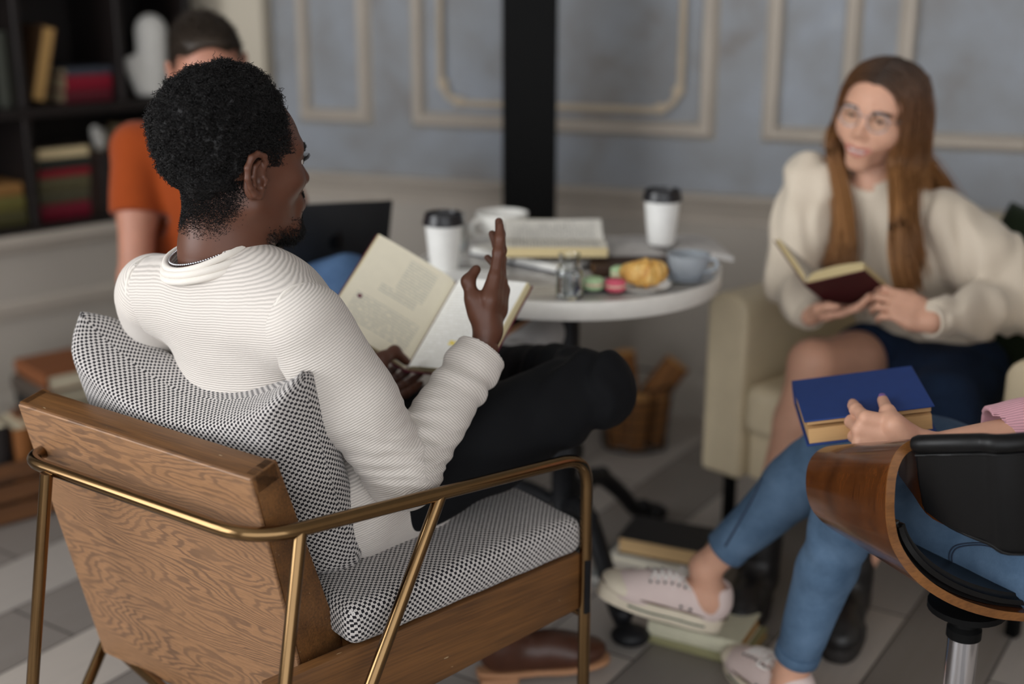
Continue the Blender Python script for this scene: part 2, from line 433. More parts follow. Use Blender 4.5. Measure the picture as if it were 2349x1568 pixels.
def m_text(name, paper, ink, rows, u0, u1, v0, v1, seed=0., density=.46, blocks=None, dots=(), marks=()):
    """printed page on the UV map (0..1): rows of illegible body text, optional coloured dots and marker strokes"""
    t = NT(name); uv = t.n('UVMap').outputs[0]; u, v, _ = t.sep(uv)
    row = t.math('MULTIPLY', v, float(rows)); ri = t.math('FLOOR', row); rf = t.math('FRACT', row)
    inrow = t.math('MULTIPLY', t.math('GREATER_THAN', rf, .3), t.math('LESS_THAN', rf, .72))
    wv = t.n('CombineXYZ', X=t.math('MULTIPLY', u, 34.), Y=t.math('MULTIPLY', ri, 7.3), Z=seed).outputs[0]
    word = t.math('GREATER_THAN', t.noise(wv, 1., 2, .7), density)
    L = t.n('TexWhiteNoise', {'noise_dimensions': '1D'}, W=t.math('ADD', ri, seed)).outputs[0]
    end = t.math('MULTIPLY_ADD', L, (u1 - u0) * -.45, u1)
    m = t.math('MULTIPLY', t.math('GREATER_THAN', u, u0), t.math('LESS_THAN', u, end)); m = t.math('MULTIPLY', m, t.math('MULTIPLY', t.math('GREATER_THAN', v, v0), t.math('LESS_THAN', v, v1)))
    f = t.math('MULTIPLY', t.math('MULTIPLY', inrow, word), m)
    if blocks:
        tot = None
        for (a, b, c2, d) in blocks:
            q = t.math('MULTIPLY', t.math('MULTIPLY', t.math('GREATER_THAN', u, a), t.math('LESS_THAN', u, b)), t.math('MULTIPLY', t.math('GREATER_THAN', v, c2), t.math('LESS_THAN', v, d)))
            tot = q if tot is None else t.math('MAXIMUM', tot, q)
        f = t.math('MULTIPLY', t.math('MULTIPLY', inrow, word), tot)
    fib = t.noise(t.coord(), 50, 2); p = lin(paper)
    col = t.mix(fib, tuple(x * .93 for x in p[:3]) + (1,), p); col = t.mix(f, col, lin(ink))
    for (a, b, r, c, asp) in dots:
        d = t.math('SQRT', t.math('ADD', t.math('POWER', t.math('SUBTRACT', u, a), 2.), t.math('POWER', t.math('MULTIPLY', t.math('SUBTRACT', v, b), asp), 2.)))
        col = t.mix(t.math('LESS_THAN', d, r), col, lin(c))
    for (a, b, c2, d, c) in marks:
        q = t.math('MULTIPLY', t.math('MULTIPLY', t.math('GREATER_THAN', u, a), t.math('LESS_THAN', u, b)), t.math('MULTIPLY', t.math('GREATER_THAN', v, c2), t.math('LESS_THAN', v, d)))
        q = t.math('MULTIPLY', q, t.math('GREATER_THAN', t.noise(t.mapping(uv, (30, 30, 1)), 1., 1), .42))
        col = t.mix(q, col, lin(c))
    return t.out(col, .8, 0, .2)
M = {}
M['tube'] = m_plain('antique_gold_metal', (128, 102, 70), .17, 1., .5, .05)
M['panel'] = m_wood_figured('figured_ash_veneer', (160, 119, 84), (88, 66, 52), 1.0, rings=105)
M['rail'] = m_wood_plain('stained_ash', (116, 78, 42), (66, 43, 24), 0, .42, scratches=True)
M['weave'] = m_weave('black_white_basket_weave', .0048, .0098)
M['sweater'] = m_rib('cream_rib_knit', (222, 214, 206))
M['collar'] = m_cloth('cream_jersey', (226, 219, 210), .05)
M['black_twill'] = m_cloth('black_trouser_twill', (13, 14, 17), .2, 25, .85, sheen=0.)
M['afro'] = m_plain('black_hair', (22, 20, 20), .55, 0, .35, .2, 200)
M['skin_dark'] = m_skin('deep_brown_skin', (92, 57, 42), (96, 54, 48), .42, .05)
M['skin_pale'] = m_skin('fair_skin', (214, 164, 138), (176, 92, 88), .5, .1)
M['skin_rosy'] = m_skin('rosy_skin', (180, 126, 104), (176, 92, 88), .5, .1)
M['silver'] = m_plain('silver_chain', (200, 200, 205), .22, 1.)
M['eye_white'] = m_plain('eye_white', (200, 192, 184), .2)
M['iris_dark'] = m_plain('dark_iris', (40, 26, 18), .1)
M['brown_leather'] = m_plain('brown_leather', (74, 42, 28), .35, 0, .5, .15, 30, .1, 300)
M['grey_suede'] = m_plain('grey_suede', (168, 166, 164), .8, 0, .3, .1)
M['tan_welt'] = m_plain('tan_welt', (176, 128, 92), .6)
M['dark_sole'] = m_plain('dark_sole', (40, 36, 34), .7)
M['orange'] = m_cloth('orange_jersey', (146, 62, 18), .08)
M['blue_jean'] = m_denim('mid_blue_denim', (84, 112, 148), (58, 82, 116))
M['light_jean'] = m_denim('light_blue_denim', (104, 130, 158), (72, 96, 122))
M['stitch'] = m_plain('denim_stitch', (48, 60, 80), .9)
M['navy_jean'] = m_denim('dark_navy_denim', (30, 48, 74), (16, 28, 48))
M['brown_hair'] = m_plain('dark_brown_hair', (50, 40, 31), .5, 0, .4, .25, 150)
M['blouse'] = m_cloth('ivory_satin', (226, 212, 192), .05, 12, .5, 900, .06, .2)
M['black_leather'] = m_plain('black_leather', (10, 10, 11), .40, 0, .28, .12, 60, .22, 700)
M['black_boot'] = m_plain('black_boot_leather', (30, 28, 28), .4, 0, .5, .15)
M['cream_leather'] = m_plain('cream_leather', (222, 205, 172), .42, 0, .45, .04, 20, .1, 400)
M['green_velvet'] = m_cloth('dark_green_velvet', (34, 44, 26), .2, 20, .9)
M['iron'] = m_plain('black_iron', (17, 18, 22), .5, .2, .4, .12)
M['black_paint'] = m_plain('matte_black_paint', (8, 8, 8), .6, 0, .12)
M['white_edge'] = m_plain('white_laminate', (226, 222, 214), .35)
M['paper_cup'] = m_plain('white_paper_cup', (236, 235, 231), .55)
M['black_plastic'] = m_plain('black_plastic_lid', (26, 26, 30), .28)
M['porcelain'] = m_plain('white_porcelain', (236, 234, 228), .12, 0, .5, .02)
M['grey_glaze'] = m_plain('blue_grey_glaze', (160, 166, 172), .18, 0, .5, .04)
M['slate'] = m_plain('dark_slate', (42, 44, 48), .5)
M['laptop'] = m_plain('space_grey_aluminium', (44, 45, 48), .45, .6)
M['logo'] = m_plain('black_mirror', (12, 12, 13), .15)
M['screen'] = m_plain('dark_screen', (14, 14, 16), .1)
M['macaron_green'] = m_plain('pistachio_shell', (178, 206, 160), .7, 0, .3, .05, 80, .2, 500)
M['macaron_pink'] = m_plain('raspberry_shell', (216, 96, 116), .7, 0, .3, .05, 80, .2, 500)
M['cream_fill'] = m_plain('filling', (226, 190, 170), .6)
M['rib_pink'] = None
M['canvas'] = m_cloth('off_white_canvas', (226, 206, 200), .05, 30, .9)
M['rubber'] = m_plain('cream_rubber', (222, 210, 188), .6)
M['green_line'] = m_plain('dark_green_stripe', (48, 74, 58), .6)
M['brown_line'] = m_plain('brown_stripe', (92, 66, 46), .6)
M['eyelet'] = m_plain('dark_eyelet', (60, 70, 70), .4, .5)
M['lace'] = m_cloth('white_lace', (232, 226, 220), .05)
M['chrome'] = m_plain('chrome', (215, 215, 220), .12, 1., .5, .04)
M['walnut'] = m_wood_plain('glossy_rosewood_ply', (94, 51, 20), (52, 26, 10), 2, .26, 420, .5)
M['ply_edge'] = m_wood_plain('ply_edge', (132, 86, 44), (96, 58, 26), 0, .4)
M['bookcase'] = m_wood_plain('black_brown_wood', (24, 15, 13), (12, 8, 7), 0, .5)
M['white_ceramic'] = m_plain('white_bisque', (222, 220, 214), .6)
def m_glass(name):
    t = NT(name); return t.out((.95, .97, .96, 1), .02, 0, .5, Transmission_Weight=1., IOR=1.45)
M['glass'] = m_glass('clear_glass')
def m_water():
    t = NT('water'); return t.out((.97, .98, .97, 1), 0, 0, .5, Transmission_Weight=1., IOR=1.33)
M['water'] = m_water()
M['lens'] = m_glass('spectacle_lens'); M['lens'].node_tree.nodes['Principled BSDF'].inputs['IOR'].default_value = 1.1
def m_nail(c): return m_plain('nail_varnish', c, .2)
def m_croissant():
    t = NT('golden_pastry'); o = t.coord(); n = t.noise(o, 60, 4, .6)
    col = t.ramp(n, [(.25, lin((178, 112, 46))), (.5, lin((226, 176, 92))), (.75, lin((244, 216, 150)))]); t.bump(n, .4, .002); return t.out(col, .45, 0, .5)
M['pastry'] = m_croissant()
def m_marble():
    t = NT('grey_veined_marble'); o = t.coord(); n = t.noise(o, 5, 6, .65, 1.5); v = t.noise(t.mapping(o, (3, 14, 1), (0, 0, .5)), 1.6, 6, .65, 1.2)
    col = t.ramp(v, [(.32, lin((104, 98, 92))), (.46, lin((176, 170, 162))), (.56, lin((214, 210, 204))), (.68, lin((150, 144, 136)))]); col = t.mix(t.math('MULTIPLY', n, .4), col, lin((200, 196, 190))); return t.out(col, .22)
M['marble'] = m_marble()
def m_plaster():
    t = NT('blue_grey_limewash'); o = t.coord(); n = t.noise(o, 1.9, 6, .62, .8); n2 = t.noise(o, 5.5, 5, .6, .4)
    f = t.math('ADD', t.math('MULTIPLY', n, .65), t.math('MULTIPLY', n2, .35))
    col = t.ramp(f, [(.33, lin((128, 122, 118))), (.47, lin((144, 146, 149))), (.62, lin((154, 159, 167))), (.75, lin((172, 174, 176)))]); t.bump(n2, .15, .004); return t.out(col, .85, 0, .2)
M['plaster'] = m_plaster()
M['dado'] = m_plain('greige_paint', (176, 168, 158), .6, 0, .3, .05, 3)
M['mould'] = m_plain('cream_moulding_paint', (184, 174, 162), .55, 0, .3, .06, 6)
M['mould_gold'] = m_plain('aged_cream_ornament', (192, 176, 154), .55, 0, .3, .08, 10)
M['pilaster'] = m_plain('cream_pilaster_paint', (196, 186, 168), .6, 0, .3, .04, 3)
def m_floor():
    t = NT('inlaid_plank_floor'); o = t.coord(); r = t.mapping(o, (1, 1, 1), (0, 0, math.radians(-57))); x, y, z = t.sep(r)
    ci = t.math('FLOOR', t.math('MULTIPLY', y, 1 / .21)); yo = t.math('ADD', t.math('MULTIPLY', x, 1 / .66), t.math('MULTIPLY', ci, .37)); ri = t.math('FLOOR', yo)
    wn = t.n('TexWhiteNoise', {'noise_dimensions': '2D'}, Vector=t.n('CombineXYZ', X=ci, Y=ri).outputs[0]).outputs[0]
    alt = t.math('MODULO', t.math('ABSOLUTE', ci), 2.0)
    f = t.math('ADD', t.math('MULTIPLY', alt, .5), t.math('MULTIPLY', wn, .5))
    n = t.noise(t.mapping(r, (4, 60, 1)), 1., 4, .6)
    col = t.ramp(f, [(0, lin((122, 114, 107))), (.3, lin((152, 144, 136))), (.45, lin((172, 164, 156))), (.8, lin((186, 176, 166)))], 'CONSTANT')
    col = t.mix(t.math('MULTIPLY', n, .5), col, lin((150, 144, 140)))
    ga = t.math('ABSOLUTE', t.math('SUBTRACT', t.math('FRACT', t.math('MULTIPLY', y, 1 / .21)), .5)); gb = t.math('ABSOLUTE', t.math('SUBTRACT', t.math('FRACT', yo), .5))
    g = t.math('MAXIMUM', t.math('GREATER_THAN', ga, .489), t.math('GREATER_THAN', gb, .496)); col = t.mix(g, col, lin((58, 54, 52)))
    return t.out(col, t.math('MULTIPLY_ADD', n, .2, .32), 0, .45)
M['floor'] = m_floor()
M['ceiling'] = m_plain('white_ceiling', (190, 188, 184), .9)
M['log'] = m_wood_plain('firewood_bark', (150, 100, 52), (88, 56, 30), 2, .8, 120)
M['log_end'] = m_plain('cut_wood', (196, 146, 88), .8, 0, .3, .15, 90)
COVERS = {}
def cover(c, rough=.6):
    k = tuple(c)
    if k not in COVERS: COVERS[k] = m_plain('book_cloth', c, rough, 0, .35, .05, 40, .12, 900)
    return COVERS[k]
PAGES = {}
def pages(c=(233, 220, 190)):
    k = tuple(c)
    if k not in PAGES: PAGES[k] = m_pages('paper_edges', c)
    return PAGES[k]
# ------------------------------------------------------------------ camera
cam_d = bpy.data.cameras.new('camera'); cam = bpy.data.objects.new('camera', cam_d); COL.objects.link(cam); SC.camera = cam
cam.location = (0, 0, EYE); cam.rotation_euler = (math.pi / 2 - PITCH, 0, 0)
cam_d.sensor_width = 36; cam_d.lens = F_PX / W_PX * 36; cam_d.clip_start = .05
cam_d.dof.use_dof = True; cam_d.dof.focus_distance = 1.90; cam_d.dof.aperture_fstop = 1.28; cam_d.dof.aperture_blades = 9
# ------------------------------------------------------------------ room shell
WA = math.radians(20); WD = V((math.cos(WA), -math.sin(WA), 0)); WN = V((-math.sin(WA), -math.cos(WA), 0))   # along the wall to the right, and into the room
W0 = V((.566, 3.83, 0))                                                                                    # a point on the back wall
def wall_pt(s, z, d=0.): return W0 + WD * s + WN * d + V((0, 0, z))
def wall_px(px, py, d=0.):
    """wall coordinates (s, z) of a pixel"""
    r = ray(px, py); t = (W0 + WN * d - V((0, 0, EYE))).dot(WN) / r.dot(WN); p = V((0, 0, EYE)) + r * t
    return (p - W0).dot(WD), p.z
CEIL = 3.1
WR = Matrix((WD, -WN, V((0, 0, 1)))).transposed()          # local x along wall, y behind it, z up
WM = rt(WR, W0)
S_L = wall_px(560, 200)[0]
def wbox(b, s0, s1, z0, z1, d0, d1, bev=0.): return b.box((s1 - s0, d1 - d0, z1 - z0), WM, bev, 2, ((s0 + s1) / 2, -(d0 + d1) / 2, (z0 + z1) / 2))
b = B(); b.box((9, 9, .1), None, 0, 2, (0, 2.2, -.05)); struct('floor', b.mesh(), M['floor'])
b = B(); wbox(b, S_L - .6, 3.2, 0, CEIL, -.12, 0); struct('wall_back', b.mesh(), M['plaster'])
b = B(); wbox(b, S_L - .02, 3.2, .12, .66, 0, .012); struct('wall_dado', b.mesh(), M['dado'])
# chair rail: a stepped moulding
rail = [(0, .62), (.014, .622), (.018, .632), (.014, .64), (.022, .652), (.026, .67), (.03, .676), (.036, .69), (.05, .702), (.05, .712), (0, .716)]
def wall_profile(name, prof, s0, s1, mat):
    b = B(); b.grid(lambda u, v: wall_pt(s0 + (s1 - s0) * u, prof[round(v * (len(prof) - 1))][1], prof[round(v * (len(prof) - 1))][0]), 2, len(prof)); bmesh.ops.recalc_face_normals(b.bm, faces=b.bm.faces[:])
    return struct(name, b.mesh(smooth=30), mat)
wall_profile('trim_1', rail, S_L - .02, 3.2, M['mould'])
wall_profile('baseboard_back', [(0, 0), (.024, 0), (.024, .1), (.018, .118), (.012, .13), (0, .135)], S_L - .02, 3.2, M['dado'])
def frame_moulding(name, s0, s1, z0, z1, w=.05, d=.026, mat='mould'):
    b = B(); prof = [(0, 0), (.35 * w, d), (.55 * w, d * .75), (.8 * w, d), (w, 0)]
    cs = [(s0, z0, 1, 1), (s1, z0, -1, 1), (s1, z1, -1, -1), (s0, z1, 1, -1)]
    rings = [[b.bm.verts.new(wall_pt(s + q[0] * dx, z + q[0] * dz, q[1] + .0005)) for q in prof] for s, z, dx, dz in cs]
    for i in range(4):
        A, C = rings[i], rings[(i + 1) % 4]
        for k in range(len(prof) - 1): b.bm.faces.new((A[k], C[k], C[k + 1], A[k + 1]))
    bmesh.ops.recalc_face_normals(b.bm, faces=b.bm.faces[:])
    struct(name, b.mesh(smooth=30), M[mat])
ZP = .876; ZT = 2.62
s_a0, s_a1 = wall_px(688, 250)[0], wall_px(858, 280)[0]
s_b0, s_b1 = wall_px(946, 280)[0], wall_px(1640, 310)[0]
s_c0 = wall_px(1745, 320)[0]; s_c1 = wall_px(1960, 320)[0]
frame_moulding('trim_2', s_a0, s_a1, ZP, ZT); frame_moulding('trim_3', s_b0, s_b1, ZP, ZT); frame_moulding('trim_4', s_c0, s_c1, ZP, ZT)
frame_moulding('trim_5', wall_px(2040, 320)[0], wall_px(2040, 320)[0] + .9, ZP, ZT)
# inner ornament with scooped corners
o0, oz = wall_px(1015, 160); o1, _ = wall_px(1565, 160); zb = wall_px(1118, 238)[1]; zc = wall_px(1030, 182)[1]; sc_ = wall_px(1062, 232)[0] - o0
pts = [wall_pt(o0, ZT - .2, .012), wall_pt(o0, zc, .012)] + [wall_pt(o0 + .006 + (sc_ - .006) * (1 - math.cos(a)), zb + (zc - zb) * (1 - math.sin(a)) * .9 + .004, .012) for a in np.linspace(.15, 1.45, 8)] + [wall_pt(o0 + sc_ + .02, zb, .012)]
left = pts[1:]; right = [wall_pt(o0 + o1 - (p - W0).dot(WD), p.z, .012) for p in left][::-1]
top = [wall_pt(o1, ZT - .2, .012), wall_pt(o0, ZT - .2, .012)]
b = B(); b.tube(left + right + top, .011, 8, closed=True); 
for p in left[-2:-1] + right[1:2] + left[1:2] + right[-2:-1]: b.ell(p, (.02, .012, .018))
struct('trim_6', b.mesh(smooth=60), M['mould_gold'])
# pilaster at the left end of the back wall, then the wall behind the bookcase
pl0, pl1 = wall_px(458, 150)[0], wall_px(628, 150)[0]
b = B(); wbox(b, pl0 - .05, pl1, 0, CEIL, 0, .06, .004); wbox(b, pl0 - .05, pl1 + .025, 0, .16, 0, .08, .006); struct('trim_7', b.mesh(), M['pilaster'])
# bookcase frame of reference
BR = V((-1.03, 4.2, 0)); BL_ = V((-.7071, -.7071, 0)); BB = V((-.7071, .7071, 0))
def bc(s, d, z): return BR + BL_ * s + BB * d + V((0, 0, z))
def bc_s(px, z, d=0.):
    """position along the bookcase front of an image column at height z"""
    u = (px - W_PX / 2) / F_PX; o = BR + BB * d; den = BL_.x - u * BL_.y * CP
    return (u * (o.y * CP - (z - EYE) * SP) - o.x) / den
BM = rt(Matrix((BL_, BB, V((0, 0, 1)))).transposed(), BR)
b = B(); b.box((4.6, .1, CEIL), BM, 0, 2, (1.9, .5, CEIL / 2)); struct('wall_left', b.mesh(), M['dado'])
b = B(); b.box((8, 8, .1), None, 0, 2, (0, 2.2, CEIL + .05)); struct('ceiling', b.mesh(), M['ceiling'])
# right-hand wall beyond the frame, and the window wall on the left, beyond the frame
b = B(); b.box((.12, 7.5, CEIL), None, 0, 2, (3.3, 1.6, CEIL / 2)); struct('wall_right', b.mesh(), M['dado'])
WX = -2.7
b = B()
for (y0, y1, z0, z1) in ((-2.2, 3.1, 0, .55), (-2.2, 3.1, 2.75, CEIL), (-2.2, -.95, .55, 2.75), (2.45, 3.1, .55, 2.75)): b.box((.14, y1 - y0, z1 - z0), None, 0, 2, (WX, (y0 + y1) / 2, (z0 + z1) / 2))
struct('wall_window', b.mesh(), M['dado'])
b = B()
for y in (-.92, .75, 2.42): b.box((.06, .06, 2.2), None, 0, 2, (WX, y, 1.65))
for z in (.58, 2.72): b.box((.06, 3.4, .06), None, 0, 2, (WX, .75, z))
struct('window_1', b.mesh(), M['white_edge'])
# black steel column
c = at_y(1213, 510, 3.62); b = B(); b.box((.152, .152, CEIL), None, .004, 2, (c.x, c.y, CEIL / 2)); b.box((.24, .24, .014), None, .002, 2, (c.x, c.y, .007)); struct('pillar', b.mesh(), M['black_paint'])
# ------------------------------------------------------------------ light: daylight from the tall window on the left
W = bpy.data.worlds.new('daylight_ambient'); SC.world = W; W.use_nodes = True
bg = W.node_tree.nodes['Background']; bg.inputs[0].default_value = (.95, .97, 1, 1); bg.inputs[1].default_value = 1.85
L = bpy.data.lights.new('window_daylight', 'AREA'); L.shape = 'RECTANGLE'; L.size = 3.35; L.size_y = 2.1; L.energy = 94; L.color = (.96, .98, 1)
lo = bpy.data.objects.new('window_daylight', L); COL.objects.link(lo); lo.location = (WX - .12, .75, 1.65); lo.rotation_euler = (0, math.radians(-90), 0)
SC.view_settings.view_transform = 'Standard'; SC.view_settings.look = 'None'; SC.view_settings.gamma = 1; SC.view_settings.use_curve_mapping = False; SC.view_settings.exposure = .27

SC.cycles.max_bounces = 8; SC.cycles.diffuse_bounces = 3; SC.cycles.glossy_bounces = 3; SC.cycles.transmission_bounces = 8
# ------------------------------------------------------------------ foreground armchair (gold tube frame, wooden shell)
RB = at_z(585, 1240, .62); LB = at_z(37, 1047, .62); RF = at_z(1347, 1045, .588)
CW = (LB - RB); CW.z = 0; CWID = CW.length; CW.normalize()                 # towards the chair's left
CF = V((-CW.y, CW.x, 0)) * -1; CF = CF if CF.y > 0 else -CF                   # chair facing
LF = RF + CW * (CWID + .05) + CF * .02; LF.z = RF.z
chair = thing('armchair', 'wooden lounge chair with bent gold tube frame and checked cushions under man in cream sweater', 'chair', ((RB.x + LF.x) / 2, (RB.y + LF.y) / 2, 0))
TR_ = .0108
def down(p, q):  # extend the pixel line p->q to the floor
    k = (q[0] - p[0]) / (q[1] - p[1]); y = p[1] + 900
    for _ in range(20):
        g = at_z(p[0] + k * (y - p[1]), y, 0); break
    return g
ff_r = at_z(1338, 1985, 0); ff_r = V((RF.x - .0, RF.y + .0, 0)); ff_l = V((LF.x, LF.y, 0))
arm = fillet([ff_r, RF, RB, LB, LF, ff_l], [.055, .075, .075, .055], 10)
b = B(); b.tube(arm, TR_, 16); link('arm_frame', b.mesh(smooth=60), M['tube'], chair, True)
def seg_pt(a, b_, px):
    best = None
    for i in range(401):
        p = a.lerp(b_, i / 400); t = p.y * CP - (p.z - EYE) * SP; d = abs(W_PX / 2 + F_PX * p.x / t - px)
        if best is None or d < best[0]: best = (d, p)
    return best[1]
rb0 = seg_pt(RB, RF, 690); lb0 = LB.lerp(LF, .12)
foot_r = at_z(578, 2310, 0.0); foot_l = at_z(51, 1923, 0.0)
dg_r = seg_pt(RB, RF, 1012)
q_ = at_y(236, 1484, 2.035); dg_l = foot_l + (q_ - foot_l) * ((.33 - 0) / (q_.z))
for nm, a, c in (('rear_leg', rb0, foot_r), ('rear_leg', at_z(107, 1085, .62), foot_l)):
    b = B(); b.tube([a, c], TR_ * .92, 14); b.lathe([(0, 0), (.013, 0), (.013, .012), (.011, .016)], 14, Matrix.Translation((c.x, c.y, 0))); link(nm, b.mesh(smooth=60), M['tube'], chair, True)
dgl_top = dg_l
for nm, a, c in (('brace', dg_r, foot_r), ('brace', dgl_top, foot_l)):
    b = B(); b.tube([a, c + (a - c).normalized() * .02], TR_ * .92, 14); link(nm, b.mesh(smooth=60), M['tube'], chair, True)
# wooden back panel (slab) leaning back
PT_R = at_z(575, 1098, .70); PT_L = at_z(38, 924, .70); PB_L = at_z(238, 1497, .20)
PW = (PT_L - PT_R); PWID = PW.length; PW.normalize(); PDn = PB_L - PT_L; PDn = PDn - PW * PDn.dot(PW); PH = PDn.length; PDn.normalize()
PN = PW.cross(PDn); PN = PN if PN.y > 0 else -PN                                     # into the chair
th = .045
RM = rt(Matrix((PW, PN, -PDn)).transposed(), PT_R)                                     # local x left, y forward, z up
def sub_obj(name, mesh, mat, Mx):
    o = link(name, mesh, mat, chair); o.matrix_basis = Matrix.Translation(-chair.location) @ Mx; return o
b = B(); b.box((PWID - .004, .006, PH - .004), None, .0015, 1, (PWID / 2, .003, -PH / 2)); sub_obj('back_panel', b.mesh(smooth=30), M['panel'], RM)
# side boards, tapered, and top rail
side_poly = [(0, 0), (th, 0), (.084, -PH * .72), (.108, -PH), (0, -PH)]
for x0, nm in ((0, 'side_board'), (PWID - .02, 'side_board')):
    b = B(); b.prism(side_poly, .02, Matrix(((0, 0, 1, 0), (1, 0, 0, .006), (0, 1, 0, 0), (0, 0, 0, 1))), .002, 2)
    # rail wood runs along its local z
    sub_obj(nm, b.mesh(smooth=30), M_side if 'M_side' in globals() else M['rail'], RM @ Matrix.Translation((x0, 0, 0)))
b = B(); b.box((PWID, th, .03), None, .0025, 2, (PWID / 2, th / 2 + .004, -.015)); sub_obj('top_rail', b.mesh(smooth=30), M['rail'], RM)
b = B(); b.box((PWID - .05, .012, PH - .06), None, .001, 1, (PWID / 2, .03, -PH / 2)); sub_obj('inner_panel', b.mesh(smooth=30), M['rail'], RM)
# cross bar under the panel
def on_seg(a, c, z): return a.lerp(c, (z - a.z) / (c.z - a.z))
x_r = on_seg(dg_r, foot_r, .2); x_l = on_seg(dgl_top, foot_l, .2)
b = B(); b.tube([x_l, x_r], TR_ * .9, 14); link('cross_bar', b.mesh(smooth=60), M['tube'], chair, True)
# seat rails (right, left, front, back) and slats
sr_b = at_z(833, 1483, .395); sr_f = at_y(1331, 1268, RF.y - .002); FD = (sr_f - sr_b).normalized(); SL = (sr_f - sr_b).length
SX = V((FD.x, FD.y, 0)).normalized(); SYl = V((-SX.y, SX.x, 0))                        # along the rail to the front; to the chair's left
SW = CWID - .03
b0 = sr_b - SX * .16
rail_top = [b0 + V((0, 0, sr_b.z - b0.z)), sr_f]
def rail_board(name, o, length, h0, h1, ztop0, ztop1, thick, R):
    b = B(); b.hexa([(0, 0, ztop0 - h0), (length, 0, ztop1 - h1), (length, thick, ztop1 - h1), (0, thick, ztop0 - h0), (0, 0, ztop0), (length, 0, ztop1), (length, thick, ztop1), (0, thick, ztop0)], .003)
    return sub_obj(name, b.mesh(smooth=30), M['rail'], rt(R, V((o.x, o.y, 0))))
SR = Matrix((SX, SYl, V((0, 0, 1)))).transposed()
rail_board('seat_rail', b0, SL + .16, .135, .105, sr_b.z - .005, sr_f.z, .022, SR)
rail_board('seat_rail', b0 + SYl * (SW - .022), SL + .16, .135, .105, sr_b.z - .005, sr_f.z, .022, SR)
FRm = Matrix((SYl, -SX, V((0, 0, 1)))).transposed()
rail_board('front_rail', sr_f + SYl * .022, SW - .044, .1, .1, sr_f.z, sr_f.z, .022, FRm)
b = B(); b.hexa([(.16, .022, sr_b.z - .025), (SL + .14, .022, sr_f.z - .025), (SL + .14, SW - .022, sr_f.z - .025), (.16, SW - .022, sr_b.z - .025), (.16, .022, sr_b.z - .012), (SL + .14, .022, sr_f.z - .012), (SL + .14, SW - .022, sr_f.z - .012), (.16, SW - .022, sr_b.z - .012)])
sub_obj('seat_board', b.mesh(), M['rail'], rt(SR, V((b0.x, b0.y, 0))))
b = B(); b.tube([sr_f + SX * .012 + V((0, 0, -.118)), sr_f + SX * .012 + SYl * SW + V((0, 0, -.118))], TR_ * .85, 12); link('cross_bar', b.mesh(smooth=60), M['tube'], chair, True)
b = B(); b.box((.012, .03, .1), rt(SR, sr_f + SX * .006 + V((0, 0, -.06))), .001); link('bracket', b.mesh(), M['iron'], chair, True)
# seat cushion: rounded slab with uv in metres
def cushion(name, lx, ly, tz, mat, parent, Mx, n=46, pinch=.35, puff=.5, corner=.06, bend=None, dent=None):
    """pillow: lx by ly, thickness tz, rounded edge profile; local x,y plane"""
    b = bmesh.new(); uvl = b.loops.layers.uv.new('UVMap'); prof_n = 9
    def edge(u):  # 0..1 -> fullness falling to the seam
        e = 1 - abs(2 * u - 1); return min(1., e / .18)
    def P(u, v, side):
        x, y = (u - .5) * lx, (v - .5) * ly
        fu, fv = edge(u), edge(v); r = (1 - (1 - fu) ** 2.2) ** .5 * (1 - (1 - fv) ** 2.2) ** .5
        dome = (math.sin(math.pi * u) * math.sin(math.pi * v)) ** .5 if 0 < u < 1 and 0 < v < 1 else 0
        h = tz / 2 * r * (1 - puff + puff * dome)
        sh = corner * lx * .25
        x -= sh * math.copysign(abs(2 * u - 1) ** 6, u - .5) * (math.sin(math.pi * v) * pinch * 2) ; y -= sh * math.copysign(abs(2 * v - 1) ** 6, v - .5) * (math.sin(math.pi * u) * pinch * 2)
        p = V((x, y, side * h))
        if dent: p += dent(u, v, side)
        if bend: p = bend(p)
        return p
    us = [.5 - .5 * math.cos(math.pi * i / n) if False else i / n for i in range(n + 1)]
    us = sorted(set([i / n for i in range(n + 1)] + [k * .004 * k for k in range(1, 6)] + [1 - k * .004 * k for k in range(1, 6)]))
    for side in (1, -1):
        Q = [[P(u, v, side) for u in us] for v in us]; m0 = len(us) // 2; nu_ = len(us)
        UU = [[0.] * nu_ for _ in us]; VV = [[0.] * nu_ for _ in us]
        for j in range(nu_):
            for i in range(m0 + 1, nu_): UU[j][i] = UU[j][i - 1] + (Q[j][i] - Q[j][i - 1]).length
            for i in range(m0 - 1, -1, -1): UU[j][i] = UU[j][i + 1] - (Q[j][i] - Q[j][i + 1]).length
        for i in range(nu_):
            for j in range(m0 + 1, nu_): VV[j][i] = VV[j - 1][i] + (Q[j][i] - Q[j - 1][i]).length
            for j in range(m0 - 1, -1, -1): VV[j][i] = VV[j + 1][i] - (Q[j][i] - Q[j + 1][i]).length
        g = [[b.verts.new(q_) for q_ in row] for row in Q]
        for j in range(len(us) - 1):
            for i in range(len(us) - 1):
                q = [(i, j), (i + 1, j), (i + 1, j + 1), (i, j + 1)]
                if side < 0: q = q[::-1]
                f = b.faces.new([g[jj][ii] for ii, jj in q]); f.smooth = True
                for lp, (ii, jj) in zip(f.loops, q):
                    lp[uvl].uv = (UU[jj][ii] + 1, VV[jj][ii] + 1)
    bmesh.ops.remove_doubles(b, verts=b.verts[:], dist=.0004)
    me = bpy.data.meshes.new(name); b.to_mesh(me); b.free()
    o = link(name, me, mat, parent)
    if parent is not None: o.matrix_basis = Matrix.Translation(-parent.location) @ Mx
    else: o.matrix_basis = Mx
    return o
